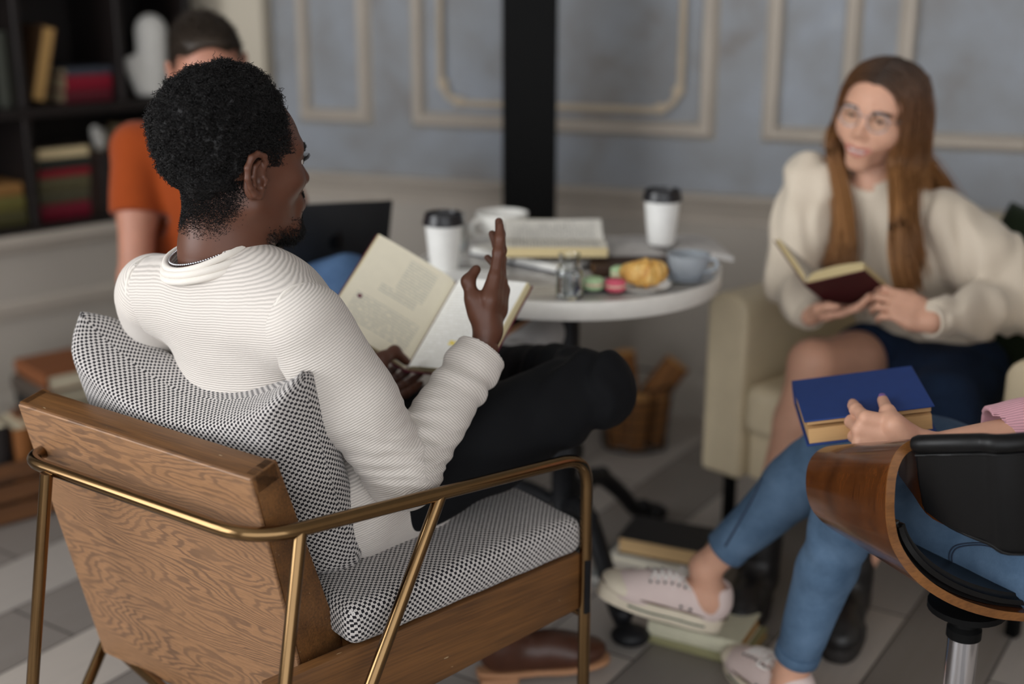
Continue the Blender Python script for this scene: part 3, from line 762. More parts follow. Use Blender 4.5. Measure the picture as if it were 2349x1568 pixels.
def slab_cushion(name, lx, ly, tz, r, mat, parent, Mx, sag=.0):
    """box cushion with rounded edges, uv in metres on every face"""
    b = bmesh.new(); bmesh.ops.create_cube(b, size=1)
    for v in b.verts: v.co = V((v.co.x * lx, v.co.y * ly, v.co.z * tz))
    bmesh.ops.bevel(b, geom=b.edges[:], offset=r, segments=5, affect='EDGES', profile=.5)
    bmesh.ops.subdivide_edges(b, edges=[e for e in b.edges if e.calc_length() > .1], cuts=12, use_grid_fill=True)
    for v in b.verts:
        u, w = v.co.x / lx + .5, v.co.y / ly + .5
        v.co.z += (math.sin(math.pi * max(0, min(1, u))) * math.sin(math.pi * max(0, min(1, w)))) ** .6 * .012 * (1 if v.co.z > 0 else -.0)
        v.co.z += .0025 * math.sin(u * 31) * math.sin(w * 17)
    uvl = b.loops.layers.uv.new('UVMap'); b.normal_update()
    for f in b.faces:
        f.smooth = True; n = f.normal
        for lp in f.loops:
            c = lp.vert.co
            ax = max(range(3), key=lambda k: abs(n[k]))
            lp[uvl].uv = (c.x, c.y) if ax == 2 else ((c.x, c.z + ly) if ax == 1 else (c.z + lx, c.y))
    me = bpy.data.meshes.new(name); b.to_mesh(me); b.free(); o = link(name, me, mat, parent); o.matrix_basis = Matrix.Translation(-parent.location) @ Mx; return o
tilt = math.atan2(sr_f.z - sr_b.z, SL)
cs_c = sr_f - SX * ((SL + .03) / 2 - .008) + SYl * (SW / 2 + .0) ; cs_c.z = (sr_f.z + sr_b.z) / 2 + .033
slab_cushion('seat_cushion', SL + .03, SW + .005, .066, .022, M['weave'], chair, rt(SR @ Matrix.Rotation(-tilt, 3, 'Y'), cs_c))
# loose back cushion leaning on the panel, bulging over its top edge
bt_r = at_z(638, 893, .800); bt_l = at_z(142, 752, .812); bb_r = at_z(852, 1362, .455)
bx = (bt_l - bt_r); BWID = bx.length; bx.normalize(); by = bt_r - bb_r; by = by - bx * by.dot(bx); BHT = by.length; by.normalize(); bz = bx.cross(by)
cc = (bt_r + bt_l) / 2 - by * BHT / 2
CM_ = rt(Matrix((bx, by, bz)).transposed(), cc)
def bc_dent(u, v, side):
    # pushed back in the middle by the sitter, top edge sagging between its two corners
    k = math.sin(math.pi * u)
    return V((0, -.055 * k * max(0, v - .25) ** 1.2 * (1 if True else 0), (-.0 if side < 0 else 0) + (0)))
tow = 1 if bz.y > 0 else -1
def bc_dent2(u, v, side):
    k = math.sin(math.pi * u) ** .8; back = -tow
    z = back * .02 * k
    return V((0, -.085 * k * max(0., (v - .45) / .55) ** 1.6, z + tow * .045))
bcu = cushion('back_cushion', BWID + .012, BHT + .01, .15, M['weave'], None, CM_, n=44, pinch=.22, puff=.28, corner=.10, dent=bc_dent2)
tag(bcu, 'black and white checked back cushion between man and wooden chair back', 'cushion')
# ------------------------------------------------------------------ books
def closed_book(label, w, h, t, col, loc, R=None, pg=(233, 220, 190), group=None, name='book', title=None, parts=True):
    """lies flat: spine on -x side, w along x, h along y, t along z; origin at the middle of its underside"""
    o = thing(name, label, 'book', loc, R, group); ct = min(.003, t * .12)
    b = B(); b.box((w, h, ct), None, ct * .3, 1, (0, 0, ct / 2)); b.box((w, h, ct), None, ct * .3, 1, (0, 0, t - ct / 2))
    b.grid(lambda u, v: V((-w / 2 - .12 * t * math.sin(math.pi * v), (u - .5) * h, t * v)), 2, 9); b.box((ct, h, t - ct), None, 0, 1, (-w / 2 + ct / 2, 0, t / 2))
    link('cover', b.mesh(smooth=40), cover(col), o)
    b = B(); b.box((w - .006, h - .008, t - 2 * ct), None, 0, 1, (-.0015, 0, t / 2)); link('pages', b.mesh(), pages(pg), o)
    return o
def Rz(a): return Matrix.Rotation(a, 3, 'Z')
def open_book(name, label, w, h, thick, R, loc, lift_l, lift_r, m_left, m_right, col, cover_over=.004, tl=None, tr=None, pg=(233, 220, 190), sag=.12):
    """spine along local y through the origin, pages in +x / -x, up is +z; each half is a real block lifted by an angle, its top sheet curling into the gutter"""
    o = thing(name, label, 'book', loc, R)
    tl = tl or thick; tr = tr or thick
    for side, ang, t, mt, nm in ((-1, lift_l, tl, m_left, 'page'), (1, lift_r, tr, m_right, 'page')):
        A = Matrix.Rotation(-side * ang, 4, 'Y'); n = 14
        def prof(u, top):
            z = t * (1 - (1 - min(1, u / .16)) ** 2.4) + sag * t * math.sin(math.pi * min(1, u)) if top else 0.
            return z
        b = bmesh.new(); uvl = b.loops.layers.uv.new('UVMap')
        us = [i / n for i in range(n + 1)]; vs_ = [(j / 3) for j in range(4)]
        G = [[b.verts.new((side * (.001 + u * w * (1 - .02 * math.sin(v * 2.2))), (v - .5) * h, .0006 + prof(u, True))) for u in us] for v in vs_]
        for j in range(3):
            for i in range(n):
                q = [(i, j), (i + 1, j), (i + 1, j + 1), (i, j + 1)]; q = q if side > 0 else q[::-1]
                f = b.faces.new([G[jj][ii] for ii, jj in q]); f.smooth = True
                for lp, (ii, jj) in zip(f.loops, q): lp[uvl].uv = ((us[ii]) if side > 0 else 1 - us[ii], vs_[jj])
        me = bpy.data.meshes.new(nm); b.to_mesh(me); b.free(); me.transform(A); link(nm, me, mt, o)
        # page block below the top sheet
        bb = bmesh.new(); top = [(side * (.001 + u * w), prof(u, True)) for u in us]; poly = top + [(side * (.001 + w), 0), (side * .001, 0)]
        lo = [bb.verts.new((x, -h / 2, z)) for x, z in poly]; hi = [bb.verts.new((x, h / 2, z)) for x, z in poly]
        bb.faces.new(lo); bb.faces.new(hi[::-1]); N = len(poly)
        for i in range(N): bb.faces.new((lo[i], hi[i], hi[(i + 1) % N], lo[(i + 1) % N]))
        bmesh.ops.recalc_face_normals(bb, faces=bb.faces[:])
        me = bpy.data.meshes.new('pages'); bb.to_mesh(me); bb.free(); me.transform(A); link('pages', me, pages(pg), o)
        c = B(); c.box((w + cover_over, h + 2 * cover_over, .0028), None, .0008, 1, (side * (w + cover_over) / 2, 0, -.0016)); me = c.mesh(smooth=30); me.transform(A); link('cover', me, cover(col), o)
    c = B(); c.tube([(0, -h / 2 - cover_over, -.002), (0, h / 2 + cover_over, -.002)], .0035, 8); link('spine', c.mesh(smooth=50), cover(col), o)
    return o
txt = m_text('printed_page', (232, 226, 212), (120, 118, 112), 30, .12, .9, .08, .92, 3.)
txt2 = m_text('printed_page_pale', (236, 232, 222), (150, 148, 142), 32, .1, .9, .08, .92, 9.)
# ------------------------------------------------------------------ bookcase
b_ = thing('bookcase', 'tall black brown bookcase filled with old books in the corner behind man in orange', 'bookcase', BR)
BT = .60; bL = bc_s(0, .9) + .75
def bcbox(b, s0, s1, d0, d1, z0, z1, bev=.002): return b.box((s1 - s0, d1 - d0, z1 - z0), rt(BM.to_3x3(), (0, 0, 0)), bev, 1, ((s0 + s1) / 2, (d0 + d1) / 2, (z0 + z1) / 2))
Z1 = .972; DV1 = bc_s(72, .75, .02); DV2 = bc_s(274, 1.1, .02); DP = .34
b = B(); bcbox(b, -.0, bL, DP - .02, DP, BT, 2.3); link('back_board', b.mesh(), M['bookcase'], b_)
for s0 in (0, bL - .025): b = B(); bcbox(b, s0, s0 + .025, 0, DP - .02, BT, 2.3); link('side_board', b.mesh(), M['bookcase'], b_)
for z0, z1 in ((Z1 - .03, Z1), (1.345, 1.375), (1.72, 1.75), (2.27, 2.3), (BT, BT + .02)): b = B(); bcbox(b, .026, bL - .026, .002, DP - .021, z0, z1); link('shelf', b.mesh(), M['bookcase'], b_)
for s0, z0, z1 in ((DV1, BT + .021, Z1 - .031), (DV1, Z1 + .001, 1.344), (DV2, Z1 + .001, 1.344), (DV1, 1.376, 1.719)): b = B(); bcbox(b, s0 - .011, s0 + .011, .004, DP - .021, z0, z1); link('divider', b.mesh(), M['bookcase'], b_)
base = thing('base_cabinet', 'low greige cabinet with stepped moulding carrying the dark bookcase', 'cabinet', BR)
b = B(); bcbox(b, -.02, bL + .02, -.02, DP + .02, BT - .03, BT - .0005, .006); bcbox(b, -.01, bL, -.008, DP, BT - .05, BT - .03, .006); link('top', b.mesh(smooth=30), M['mould'], base)
b = B(); bcbox(b, 0, bL, .012, DP, 0, BT - .05); link('body', b.mesh(), M['dado'], base)
b = B(); bcbox(b, -.004, bL, -.006, .012, .365, .40, .006); bcbox(b, -.004, bL, .002, .012, .345, .365, .003); link('moulding', b.mesh(smooth=30), M['mould'], base)
b = B(); bcbox(b, -.004, bL, -.004, .012, 0, .11, .006); link('plinth', b.mesh(smooth=30), M['dado'], base)
RBC = BM.to_3x3()
def shelf_book(label, px, z, w, t, h, col, d=.06, lie=True, tilt=0., group=None, pg=(196, 176, 140), out=False, s=None):
    """lie: spine faces the room, w = width along the shelf; upright: t thick, h tall, spine to the room"""
    s = bc_s(px, z, d) if s is None else s
    if lie:  # local: spine -x -> toward the room (-BB); y along the shelf
        R = Matrix((BB, BL_, V((0, 0, 1)))).transposed(); R = Matrix((BB, -BL_, V((0, 0, 1)))).transposed()
        if out: R = R @ Rz(math.pi)
        return closed_book(label, h, w, t, col, bc(s, d + h / 2, z), R @ Rz(tilt), pg, group)
    # upright, spine to the room: local x (w)->BB, local y (h)->up, local z (t) -> along the shelf
    R = Matrix((BB, V((0, 0, 1)), BB.cross(V((0, 0, 1))))).transposed()
    ax = BB.cross(V((0, 0, 1))).normalized(); Rt = Matrix.Rotation(tilt, 3, BB)
    o = bc(s, d + w / 2, z + h / 2 * math.cos(tilt) + abs(t / 2 * math.sin(tilt)) + .001)
    return closed_book(label, w, h, t, col, o - (Rt @ ax) * t / 2, Rt @ R, pg, group)
G = 'old books in the bookcase'
zz = Z1 + .001
# leaning tan book: page edges to the room
s = bc_s(136, 1.08, .03); R = Matrix((-BB, V((0, 0, 1)), (-BB).cross(V((0, 0, 1))))).transposed(); Rt = Matrix.Rotation(math.radians(15), 3, BB)
closed_book('pale tan book leaning sideways on the upper bookcase shelf', .15, .225, .044, (84, 60, 40), bc(s, .12, zz + .222 / 2 + .005) + BL_ * .018, Rt @ R, (196, 156, 98), G)
for i, (px, c, hh, t, nm) in enumerate(((8, (46, 52, 46), .225, .05, 'leftmost of the dark green upright books on the upper shelf'), (26, (52, 58, 52), .215, .042, 'dark green upright book in the middle of the upper shelf trio'), (45, (58, 60, 52), .22, .04, 'dark green upright book nearest the leaning tan book'))):
    shelf_book(nm, px, zz, .16, t, hh, c, .05, False, 0, G, s=DV1 + .0135 + (2 - i) * .053 + t / 2)
z = zz
for nm, c, t, w in (('dull red book at the bottom of the upper shelf stack', (86, 22, 32), .036, .155), ('bright crimson book in the middle of the upper shelf stack', (128, 16, 38), .045, .150), ('grey blue thin book on top of the crimson upper shelf stack', (58, 62, 72), .022, .150)):
    shelf_book(nm, 205, z, w, t, .14, c, .05, True, 0, G); z += t + .0006
z = BT + .0215
for nm, c, t, w, pg, out in (('dark crimson book at the bottom of the lower shelf stack', (104, 14, 34), .05, .172, None, False), ('olive grey book second from the bottom of the lower shelf stack', (74, 70, 52), .034, .166, None, False), ('khaki book in the middle of the lower shelf stack', (84, 78, 54), .046, .166, None, False), ('bright red book above the khaki book on the lower shelf', (130, 14, 34), .022, .166, None, False), ('dark green book near the top of the lower shelf stack', (36, 40, 34), .032, .168, None, False), ('cream paged book lying on top of the lower shelf stack', (60, 50, 42), .036, .172, (226, 204, 160), True)):
    shelf_book(nm, 149, z, w, t, .14, c, .04, True, 0, G, pg or (196, 176, 140), out); z += t + .0006
z = BT + .0215
for nm, c, t, w in (('dark olive book at the bottom of the stack by the divider', (66, 62, 34), .045, .19), ('olive green book in the middle of the stack by the divider', (96, 90, 44), .045, .185), ('brown tan book on top of the stack by the divider', (134, 96, 52), .038, .18)):
    shelf_book(nm, 14, z, w, t, .14, c, .04, True, 0, G, s=DV1 + .0135 + .098); z += t + .0006
for nm, px, c, hh in (('dark brown upright book under the pale figurine', 222, (48, 32, 26), .2), ('black brown upright book beside the pale figurine', 240, (34, 26, 24), .195)):
    shelf_book(nm, px, BT + .0215, .15, .045, hh, c, .05, False, 0, G, s=bc_s(232, .7, .05) + (.0235 if px < 230 else -.0235))
z = BT + .0215
for nm, c, t in (('grey book at the bottom of the stack behind the orange shoulder', (80, 76, 68), .13), ('brown book in the stack behind the orange shoulder', (70, 50, 36), .10), ('tan book on top of the stack behind the orange shoulder', (140, 112, 74), .03)):
    shelf_book(nm, 345, z, .15, t, .15, c, .08, True, 0, G); z += t + .0006
# pale figurine on the upright books
fz = BT + .0215 + .2; fp = bc(bc_s(236, fz, .1), .12, fz + .0015)
fg = thing('figurine', 'small pale grey bird figurine standing on upright books in the bookcase', 'figurine', fp)
S_ = SDF(.004); S_.ell((0, 0, .03), (.022, .034, .026), k=.02).ell((0, -.03, .055), (.015, .016, .016), k=.02).cone((0, .03, .035), (0, .065, .045), .014, .006, .02).cone((0, -.043, .055), (0, -.058, .052), .005, .002).cone((0, 0, .01), (0, 0, .003), .016, .018)
link('body', mesh_np('figurine', *S_.net()), M['white_ceramic'], fg)
# white mitten-shaped ceramic
mp = bc(bc_s(350, 1.0, .065), .07, zz + .004); mt = thing('ceramic_mitten', 'tall white mitten shaped ceramic on the upper bookcase shelf', 'ornament', mp)
X = -BL_
S_ = SDF(.005)
S_.cone(X * .008 + V((0, 0, .02)), X * .012 + V((0, 0, .20)), .050, .055, .02, (tuple(BB), .6)).cone(X * -.03 + V((0, 0, .03)), X * -.066 + V((0, 0, .10)), .03, .027, .02, (tuple(BB), .7)).cone((0, 0, .004), (0, 0, .03), .045, .043, .01, (tuple(BB), .7)).cut((0, 0, .001), (0, 0, -1), .3)
S_.ops[-1] = ('cut', np.array((0, 0, .001), np.float32), np.array((0, 0, -1), np.float32), .3, .004)
link('body', mesh_np('mitten', *S_.net()), M['white_ceramic'], mt)
# ------------------------------------------------------------------ books and a crate on the floor by the cabinet
crp = at_z(55, 1150, 0); cr = thing('wooden_crate', 'low orange brown wooden crate of books on the floor by the cabinet', 'crate', crp, math.radians(40))
b = B()
for z in (.02, .075, .13):
    for sx in (-1, 1): b.box((.36, .012, .045), None, .002, 1, (0, sx * .125, z + .01)); b.box((.012, .24, .045), None, .002, 1, (sx * .174, 0, z + .01))
for sx in (-1, 1):
    for sy in (-1, 1): b.box((.02, .02, .155), None, .002, 1, (sx * .158, sy * .108, .078))
M['crate'] = m_wood_plain('dark_crate_wood', (112, 72, 40), (66, 42, 24), 0, .8, 120)
link('slats', b.mesh(), M['crate'], cr)
b = B(); b.box((.35, .24, .01), None, 0, 1, (0, 0, .006)); link('bottom', b.mesh(), M['crate'], cr)
cR = Rz(math.radians(40))
for i, (x, c, h, nm) in enumerate(((-.12, (120, 70, 40), .21, 'rust brown book standing in the wooden crate by its left end'), (-.065, (40, 34, 32), .235, 'black book standing in the wooden crate'), (-.01, (146, 92, 48), .22, 'orange brown book standing in the wooden crate'), (.05, (70, 60, 50), .2, 'grey brown book standing in the wooden crate'), (.11, (60, 30, 28), .225, 'maroon book standing in the wooden crate by its right end'))):
    R = cR @ Matrix(((0, 0, 1), (1, 0, 0), (0, 1, 0))); closed_book(nm, .16, h, .045, c, crp + cR @ V((x - .022, 0, .012 + h / 2)), R, group='books in the crate')
p = at_z(120, 905, .30); st = at_z(112, 1010, 0)
z = 0
for nm, w, h, t, c, a in (('dark book at the foot of the pile against the cabinet', .2, .27, .06, (44, 36, 34), .7), ('brown book second in the pile against the cabinet', .19, .26, .06, (92, 58, 36), .82), ('black book in the middle of the pile against the cabinet', .19, .25, .05, (30, 28, 28), .66), ('grey book near the top of the pile against the cabinet', .18, .25, .05, (80, 70, 62), .8), ('rust brown book on top of the pile against the cabinet', .17, .24, .045, (132, 78, 44), .72)):
    closed_book(nm, w, h, t, c, st + V((.08, -.06, z)), Rz(a), group='pile of books against the cabinet'); z += t + .0006
# ------------------------------------------------------------------ round table
TZ = .74; TCX, TCY, TR = .122, 2.73, .338
tb = thing('bistro_table', 'round bistro table with grey marble top, thick white rim and black iron pedestal', 'table', (TCX, TCY, 0))
b = B(); b.lathe([(0, TZ - .003), (TR - .008, TZ - .003), (TR - .008, TZ), (0, TZ)], 72); link('tabletop', b.mesh(smooth=40), M['marble'], tb)
b = B(); b.lathe([(TR - .009, TZ - .004), (TR - .006, TZ + .0004), (TR - .002, TZ), (TR, TZ - .004), (TR, TZ - .034), (TR - .003, TZ - .038), (0, TZ - .038)], 96); link('rim', b.mesh(smooth=40), M['white_edge'], tb)
b = B(); b.lathe([(0, TZ - .039), (.15, TZ - .039), (.15, TZ - .048), (.05, TZ - .06), (.036, TZ - .1), (.03, TZ - .13), (.03, .42), (.038, .41), (.038, .39), (.03, .38), (.029, .33), (.042, .315), (.044, .3), (.042, .285), (.031, .27), (.03, .14), (.045, .12), (.05, .06), (0, .055)], 28); link('column', b.mesh(smooth=40), M['iron'], tb)
for k, a in enumerate((-70, 50, 170)):
    a = math.radians(a); d = V((math.cos(a), math.sin(a), 0)); P = spline([d * .03 + V((0, 0, .17)), d * .12 + V((0, 0, .20)), d * .22 + V((0, 0, .13)), d * .30 + V((0, 0, .05)), d * .36 + V((0, 0, .022))], 6)
    b = B(); b.tube(P, list(np.linspace(.024, .017, len(P))), 10); b.ell(d * .372 + V((0, 0, .022)), (.042, .036, .022)); b.ell(d * .15 + V((0, 0, .195)), (.02, .02, .02)); b.ell(d * .33 + V((0, 0, .05)), (.024, .02, .02)); link('foot', b.mesh(smooth=60), M['iron'], tb)
ZT_ = TZ + .0006
def on_table(px, py, z=ZT_): return at_z(px, py, z)
def paper_cup(label, p):
    o = thing('paper_cup', label, 'cup', p, group='takeaway cups on the table'); b = B()
    b.lathe([(0, .004), (.026, .004), (.0285, 0), (.030, .001), (.0405, .102), (.0425, .103), (.0428, .106), (.040, .107), (.0385, .105), (0, .105)], 36); link('cup_body', b.mesh(smooth=40), M['paper_cup'], o)
    b = B(); b.lathe([(.0435, .099), (.0452, .1), (.0452, .104), (.0438, .107), (.0425, .112), (.0405, .122), (.0392, .1245), (.037, .1235), (.036, .119), (.03, .1185), (0, .1185)], 36); b.ell((.018, -.022, .1195), (.008, .005, .002)); link('lid', b.mesh(smooth=40), M['black_plastic'], o)
    return o
paper_cup('white paper cup with black lid beside the open book in man\'s hands', on_table(1019, 617))
mz = TZ + .022
paper_cup('white paper cup with black lid standing on the curled magazine', at_z(1516, 558, mz + .0045))
# magazine, open, pages curling
mgp = on_table(1545, 575); mg = thing('magazine', 'open grey magazine with curling pages under a paper cup', 'magazine', V((.352, 2.845, ZT_)), math.radians(4))
def magpage(side):
    def f(u, v):
        x = side * u * .135; z = .001 + .026 * math.sin(math.pi * min(1, u * 1.15)) ** .7 * (1 - .3 * u) if u < .87 else .001 + .026 * math.sin(math.pi * 1.0) + .004
        z = .0012 + .0205 * (1 - (1 - min(1, u / .3)) ** 2) * (1 - .55 * max(0, (u - .5) / .5) ** 2); return V((x, (v - .5) * .20, z))
    b = B(); b.grid(f, 16, 4); bm = b.bm
    r = bmesh.ops.extrude_face_region(bm, geom=bm.faces[:]); vs = [e for e in r['geom'] if isinstance(e, bmesh.types.BMVert)]
    for v_ in vs: v_.co.z = max(.0004, v_.co.z - .012) if abs(v_.co.x) > .01 else .0004
    bmesh.ops.recalc_face_normals(bm, faces=bm.faces[:]); uvl = bm.loops.layers.uv.new('UVMap')
    for fc in bm.faces:
        for lp in fc.loops: lp[uvl].uv = (abs(lp.vert.co.x) / .135, lp.vert.co.y / .2 + .5)
    return b.mesh(smooth=50)
mtx = m_text('magazine_page', (206, 202, 198), (120, 116, 116), 26, .08, .92, .05, .95, 5., .5)
for sd in (-1, 1): link('page', magpage(sd), mtx, mg)
# big white mug
cp = on_table(1152, 551); cp.y -= .03; mug = thing('cappuccino_cup', 'wide white porcelain cappuccino cup at the far edge of the table', 'cup', cp)
def cup_prof(rb, rt_, h, w=.0035):
    o = [(0, 0), (rb * .8, 0), (rb * .82, .004)] + [(rb * .8 + (rt_ - rb * .8) * math.sin(t * math.pi / 2) ** .8, .004 + (h - .004) * t ** 1.15) for t in np.linspace(.08, 1, 9)]
    i = [(r - w, z + (.0 if k else 0)) for k, (r, z) in enumerate(o[::-1]) if z > .008]; return o + i + [(0, .009)]
b = B(); b.lathe(cup_prof(.04, .062, .074), 40); link('bowl', b.mesh(smooth=50), M['porcelain'], mug)
b = B(); hd = V((-.8, -.6, 0)).normalized(); b.tube(spline([hd * .052 + V((0, 0, .06)), hd * .078 + V((0, 0, .062)), hd * .088 + V((0, 0, .045)), hd * .072 + V((0, 0, .024)), hd * .046 + V((0, 0, .018))], 6), .0055, 10); link('handle', b.mesh(smooth=60), M['porcelain'], mug)
def glass_jar(name, label, p, r, h, hang, water):
    o = thing(name, label, 'jar', p); b = B(); w = .0022
    P = [(0, 0), (r * .92, 0), (r, .004), (r, h * .58), (r * .93, h * .66), (r * .76, h * .72), (r * .73, h * .78), (r * .74, h * .95), (r * .79, h)]
    P += [(a - w, z) for a, z in P[::-1][:-3]] + [(r - w, .006), (0, .005)]
    b.lathe(P, 36); link('jar_body', b.mesh(smooth=50), M['glass'], o)
    b = B(); d = V((math.cos(hang), math.sin(hang), 0)); b.tube(spline([d * (r * .95) + V((0, 0, h * .66)), d * (r * 1.55) + V((0, 0, h * .62)), d * (r * 1.6) + V((0, 0, h * .38)), d * (r * 1.0) + V((0, 0, h * .2))], 6), .003, 8); link('handle', b.mesh(smooth=60), M['glass'], o)
    if water:
        b = B(); b.lathe([(0, .0058), (r - w - .0004, .0062), (r - w - .0004, h * water), (0, h * water)], 32); link('water', b.mesh(smooth=40), M['water'], o)
    return o
p = on_table(1306, 684); glass_jar('glass_jar', 'small clear glass jar of water on the table by the macarons', V((p.x, 2.437, ZT_)), .0275, .088, math.radians(-80), .5)
p = V((-.128, 2.885, ZT_)); glass_jar('glass_jar', 'clear glass jar behind the paper cup next to the white cappuccino cup', p, .024, .085, math.radians(0), .0)
# white-paged notebook in dark blue cover, with the open book lying on it
nb = open_book('notebook', 'white paged open notebook with dark blue cover under the open book on the table', .135, .15, .014, Rz(math.radians(-45)), V((.055, 2.782, TZ + .0048)), 0., 0., txt2, txt2, (26, 40, 66), pg=(238, 236, 230), sag=.05)
ob = open_book('open_book', 'thick open book lying across the table with cream pages', .118, .225, .02, Rz(math.radians(90)), V((.093, 2.775, TZ + .029)), math.radians(2), math.radians(16), txt, txt2, (70, 60, 52), tl=.02, tr=.010, pg=(226, 206, 158))
# loose sheet
shp = on_table(1078, 632); sh = B(); sh.box((.14, .10, .0008), None, 0, 1, (0, 0, .0006)); o = link('paper_sheet', sh.mesh(), M['paper_cup']); o.location = shp; o.rotation_euler = (0, 0, -.25); tag(o, 'loose white paper sheet on the near left side of the table', 'paper')
# pastry plate, tray, macarons
plp = at_z(1484, 664, TZ + .006); plp = V((.262, 2.505, ZT_)); pl = thing('dessert_plate', 'small white plate carrying the croissant', 'plate', plp); b = B()
b.lathe([(0, .0), (.035, 0), (.037, .003), (.062, .0105), (.0635, .0125), (.061, .0128), (.036, .006), (0, .0055)], 44); link('dish', b.mesh(smooth=50), M['porcelain'], pl)
def croissant(p, s):
    S_ = SDF(.0016); n = 9
    pts = [V((math.cos(a) * .034, math.sin(a) * .022, 0)) for a in np.linspace(math.radians(200), math.radians(-20), n)]; rr = [.009, .016, .021, .025, .028, .025, .021, .016, .009]
    for i in range(n - 1):
        S_.cone(pts[i], pts[i + 1], rr[i], rr[i + 1], .004)
    for i in range(n): S_.ell(pts[i], (.006, rr[i] * 1.13, rr[i] * 1.13), Matrix.Rotation(math.atan2(pts[min(i + 1, n - 1)].y - pts[max(i - 1, 0)].y, pts[min(i + 1, n - 1)].x - pts[max(i - 1, 0)].x), 3, 'Z'), .003)
    S_.disp(lambda P: vnoise(P, 130, 3) * .0012)
    Pv, F = S_.net(); Pv = Pv * s; Pv[:, 2] -= Pv[:, 2].min(); me = mesh_np('croissant', Pv, F); o = link('croissant', me, M['pastry']); o.location = p; o.rotation_euler = (0, 0, math.radians(190)); return tag(o, 'golden cream filled croissant on the white dessert plate', 'pastry')
croissant(plp + V((.004, 0, .0066)), .98)
try_p = V((.165, 2.505, ZT_)); b = B(); b.box((.105, .085, .005), None, .001, 1, (0, 0, .0028)); o = link('slate_tray', b.mesh(), M['slate']); o.location = try_p; o.rotation_euler = (0, 0, .15); tag(o, 'small dark slate tray under the macarons', 'tray')
def macaron(label, p, key):
    o = thing('macaron', label, 'macaron', p, group='macarons by the croissant'); r = .021
    for z0, sg in ((.0, 1), (.026, -1)):
        pr = [(0, 0), (r * .7, .0005), (r * .95, .004), (r, .008), (r * 1.03, .0095), (r * .98, .0105), (0, .0105)]; b = B(); b.lathe([(a, z0 + sg * z) for a, z in pr], 28); link('shell', b.mesh(smooth=60), M[key], o)
    b = B(); b.lathe([(0, .0106), (r * .93, .0106), (r * .95, .013), (r * .93, .0154), (0, .0154)], 28); link('filling', b.mesh(smooth=60), M['cream_fill'], o)
    return o
mz_ = TZ + .0064
mk = macaron('pale green macaron nearest the glass jar', at_z(1362, 664, mz_), 'macaron_green'); 
macaron('raspberry pink macaron between green macaron and croissant', at_z(1411, 668, mz_), 'macaron_pink')
p3 = at_z(1440, 640, mz_); macaron('pale green macaron behind the pink macaron', V((p3.x - .015, p3.y + .005, mz_)), 'macaron_green')
closed_book('dark brown book lying flat behind the macarons and croissant', .10, .19, .024, (58, 36, 22), V((.265, 2.655, ZT_)), Rz(math.radians(94)), (120, 88, 54))
# grey cup and saucer
sp = V((.368, 2.575, ZT_)); sa = thing('saucer', 'blue grey saucer under the matching cup at the right table edge', 'saucer', sp); b = B(); b.lathe([(0, 0), (.03, 0), (.032, .002), (.053, .009), (.055, .0105), (.053, .0112), (.03, .0052), (0, .005)], 40); link('dish', b.mesh(smooth=50), M['grey_glaze'], sa)
gc = thing('coffee_cup', 'blue grey glazed coffee cup on its saucer at the right table edge', 'cup', sp + V((0, 0, .0056))); b = B(); b.lathe(cup_prof(.034, .045, .052, .003), 36); link('bowl', b.mesh(smooth=50), M['grey_glaze'], gc)
b = B(); hd = V((.8, -.5, 0)).normalized(); b.tube(spline([hd * .04 + V((0, 0, .046)), hd * .06 + V((0, 0, .045)), hd * .062 + V((0, 0, .03)), hd * .038 + V((0, 0, .016))], 6), .0042, 10); link('handle', b.mesh(smooth=60), M['grey_glaze'], gc)
# ------------------------------------------------------------------ floor books
def fb(label, px, py, z, w, h, t, c, a, pg=(226, 200, 150), group='books on the floor by the sneaker'):
    p = at_z(px, py, z + t); return closed_book(label, w, h, t, c, V((p.x, p.y, z)), Rz(math.radians(a)), pg, group)
s1 = V((.352, 2.70, 0)); z = .0006
for nm, w, h, t, c, a, dx, pg in (('grey book at the bottom of the floor stack under the black book', .19, .235, .022, (124, 128, 128), 68, -.03, (200, 196, 188)), ('dark red book in the floor stack under the white paged book', .15, .2, .02, (74, 22, 28), 60, -.005, (210, 200, 184)), ('white paged book just under the black floor book', .15, .205, .022, (216, 212, 200), 63, 0, (236, 228, 208)), ('thick black book on top of the floor stack', .135, .2, .042, (30, 29, 31), 66, .01, (222, 186, 136))):
    closed_book(nm, w, h, t, c, s1 + V((dx, 0, z)), Rz(math.radians(a + 180)), pg, 'floor stack beyond the sneaker'); z += t + .0006
s2 = at_z(1626, 1466, .0); z = .0006
for nm, w, h, t, c, a, dx, dy in (('olive book under the cream book on the floor', .15, .21, .02, (146, 142, 104), 60, .0, 0), ('cream covered book with tan page edges under the raised sneaker', .14, .2, .032, (214, 210, 184), 62, -.01, .0)):
    closed_book(nm, w, h, t, c, s2 + V((dx, dy, z)), Rz(math.radians(a)), (190, 140, 78), 'books under the raised sneaker'); z += t + .0006
closed_book('thin maroon book lying on the floor by the chrome chair post', .14, .2, .018, (70, 22, 32), at_z(1985, 1668, 0) + V((.0, 0, .0006)), Rz(math.radians(118)), (120, 130, 122))
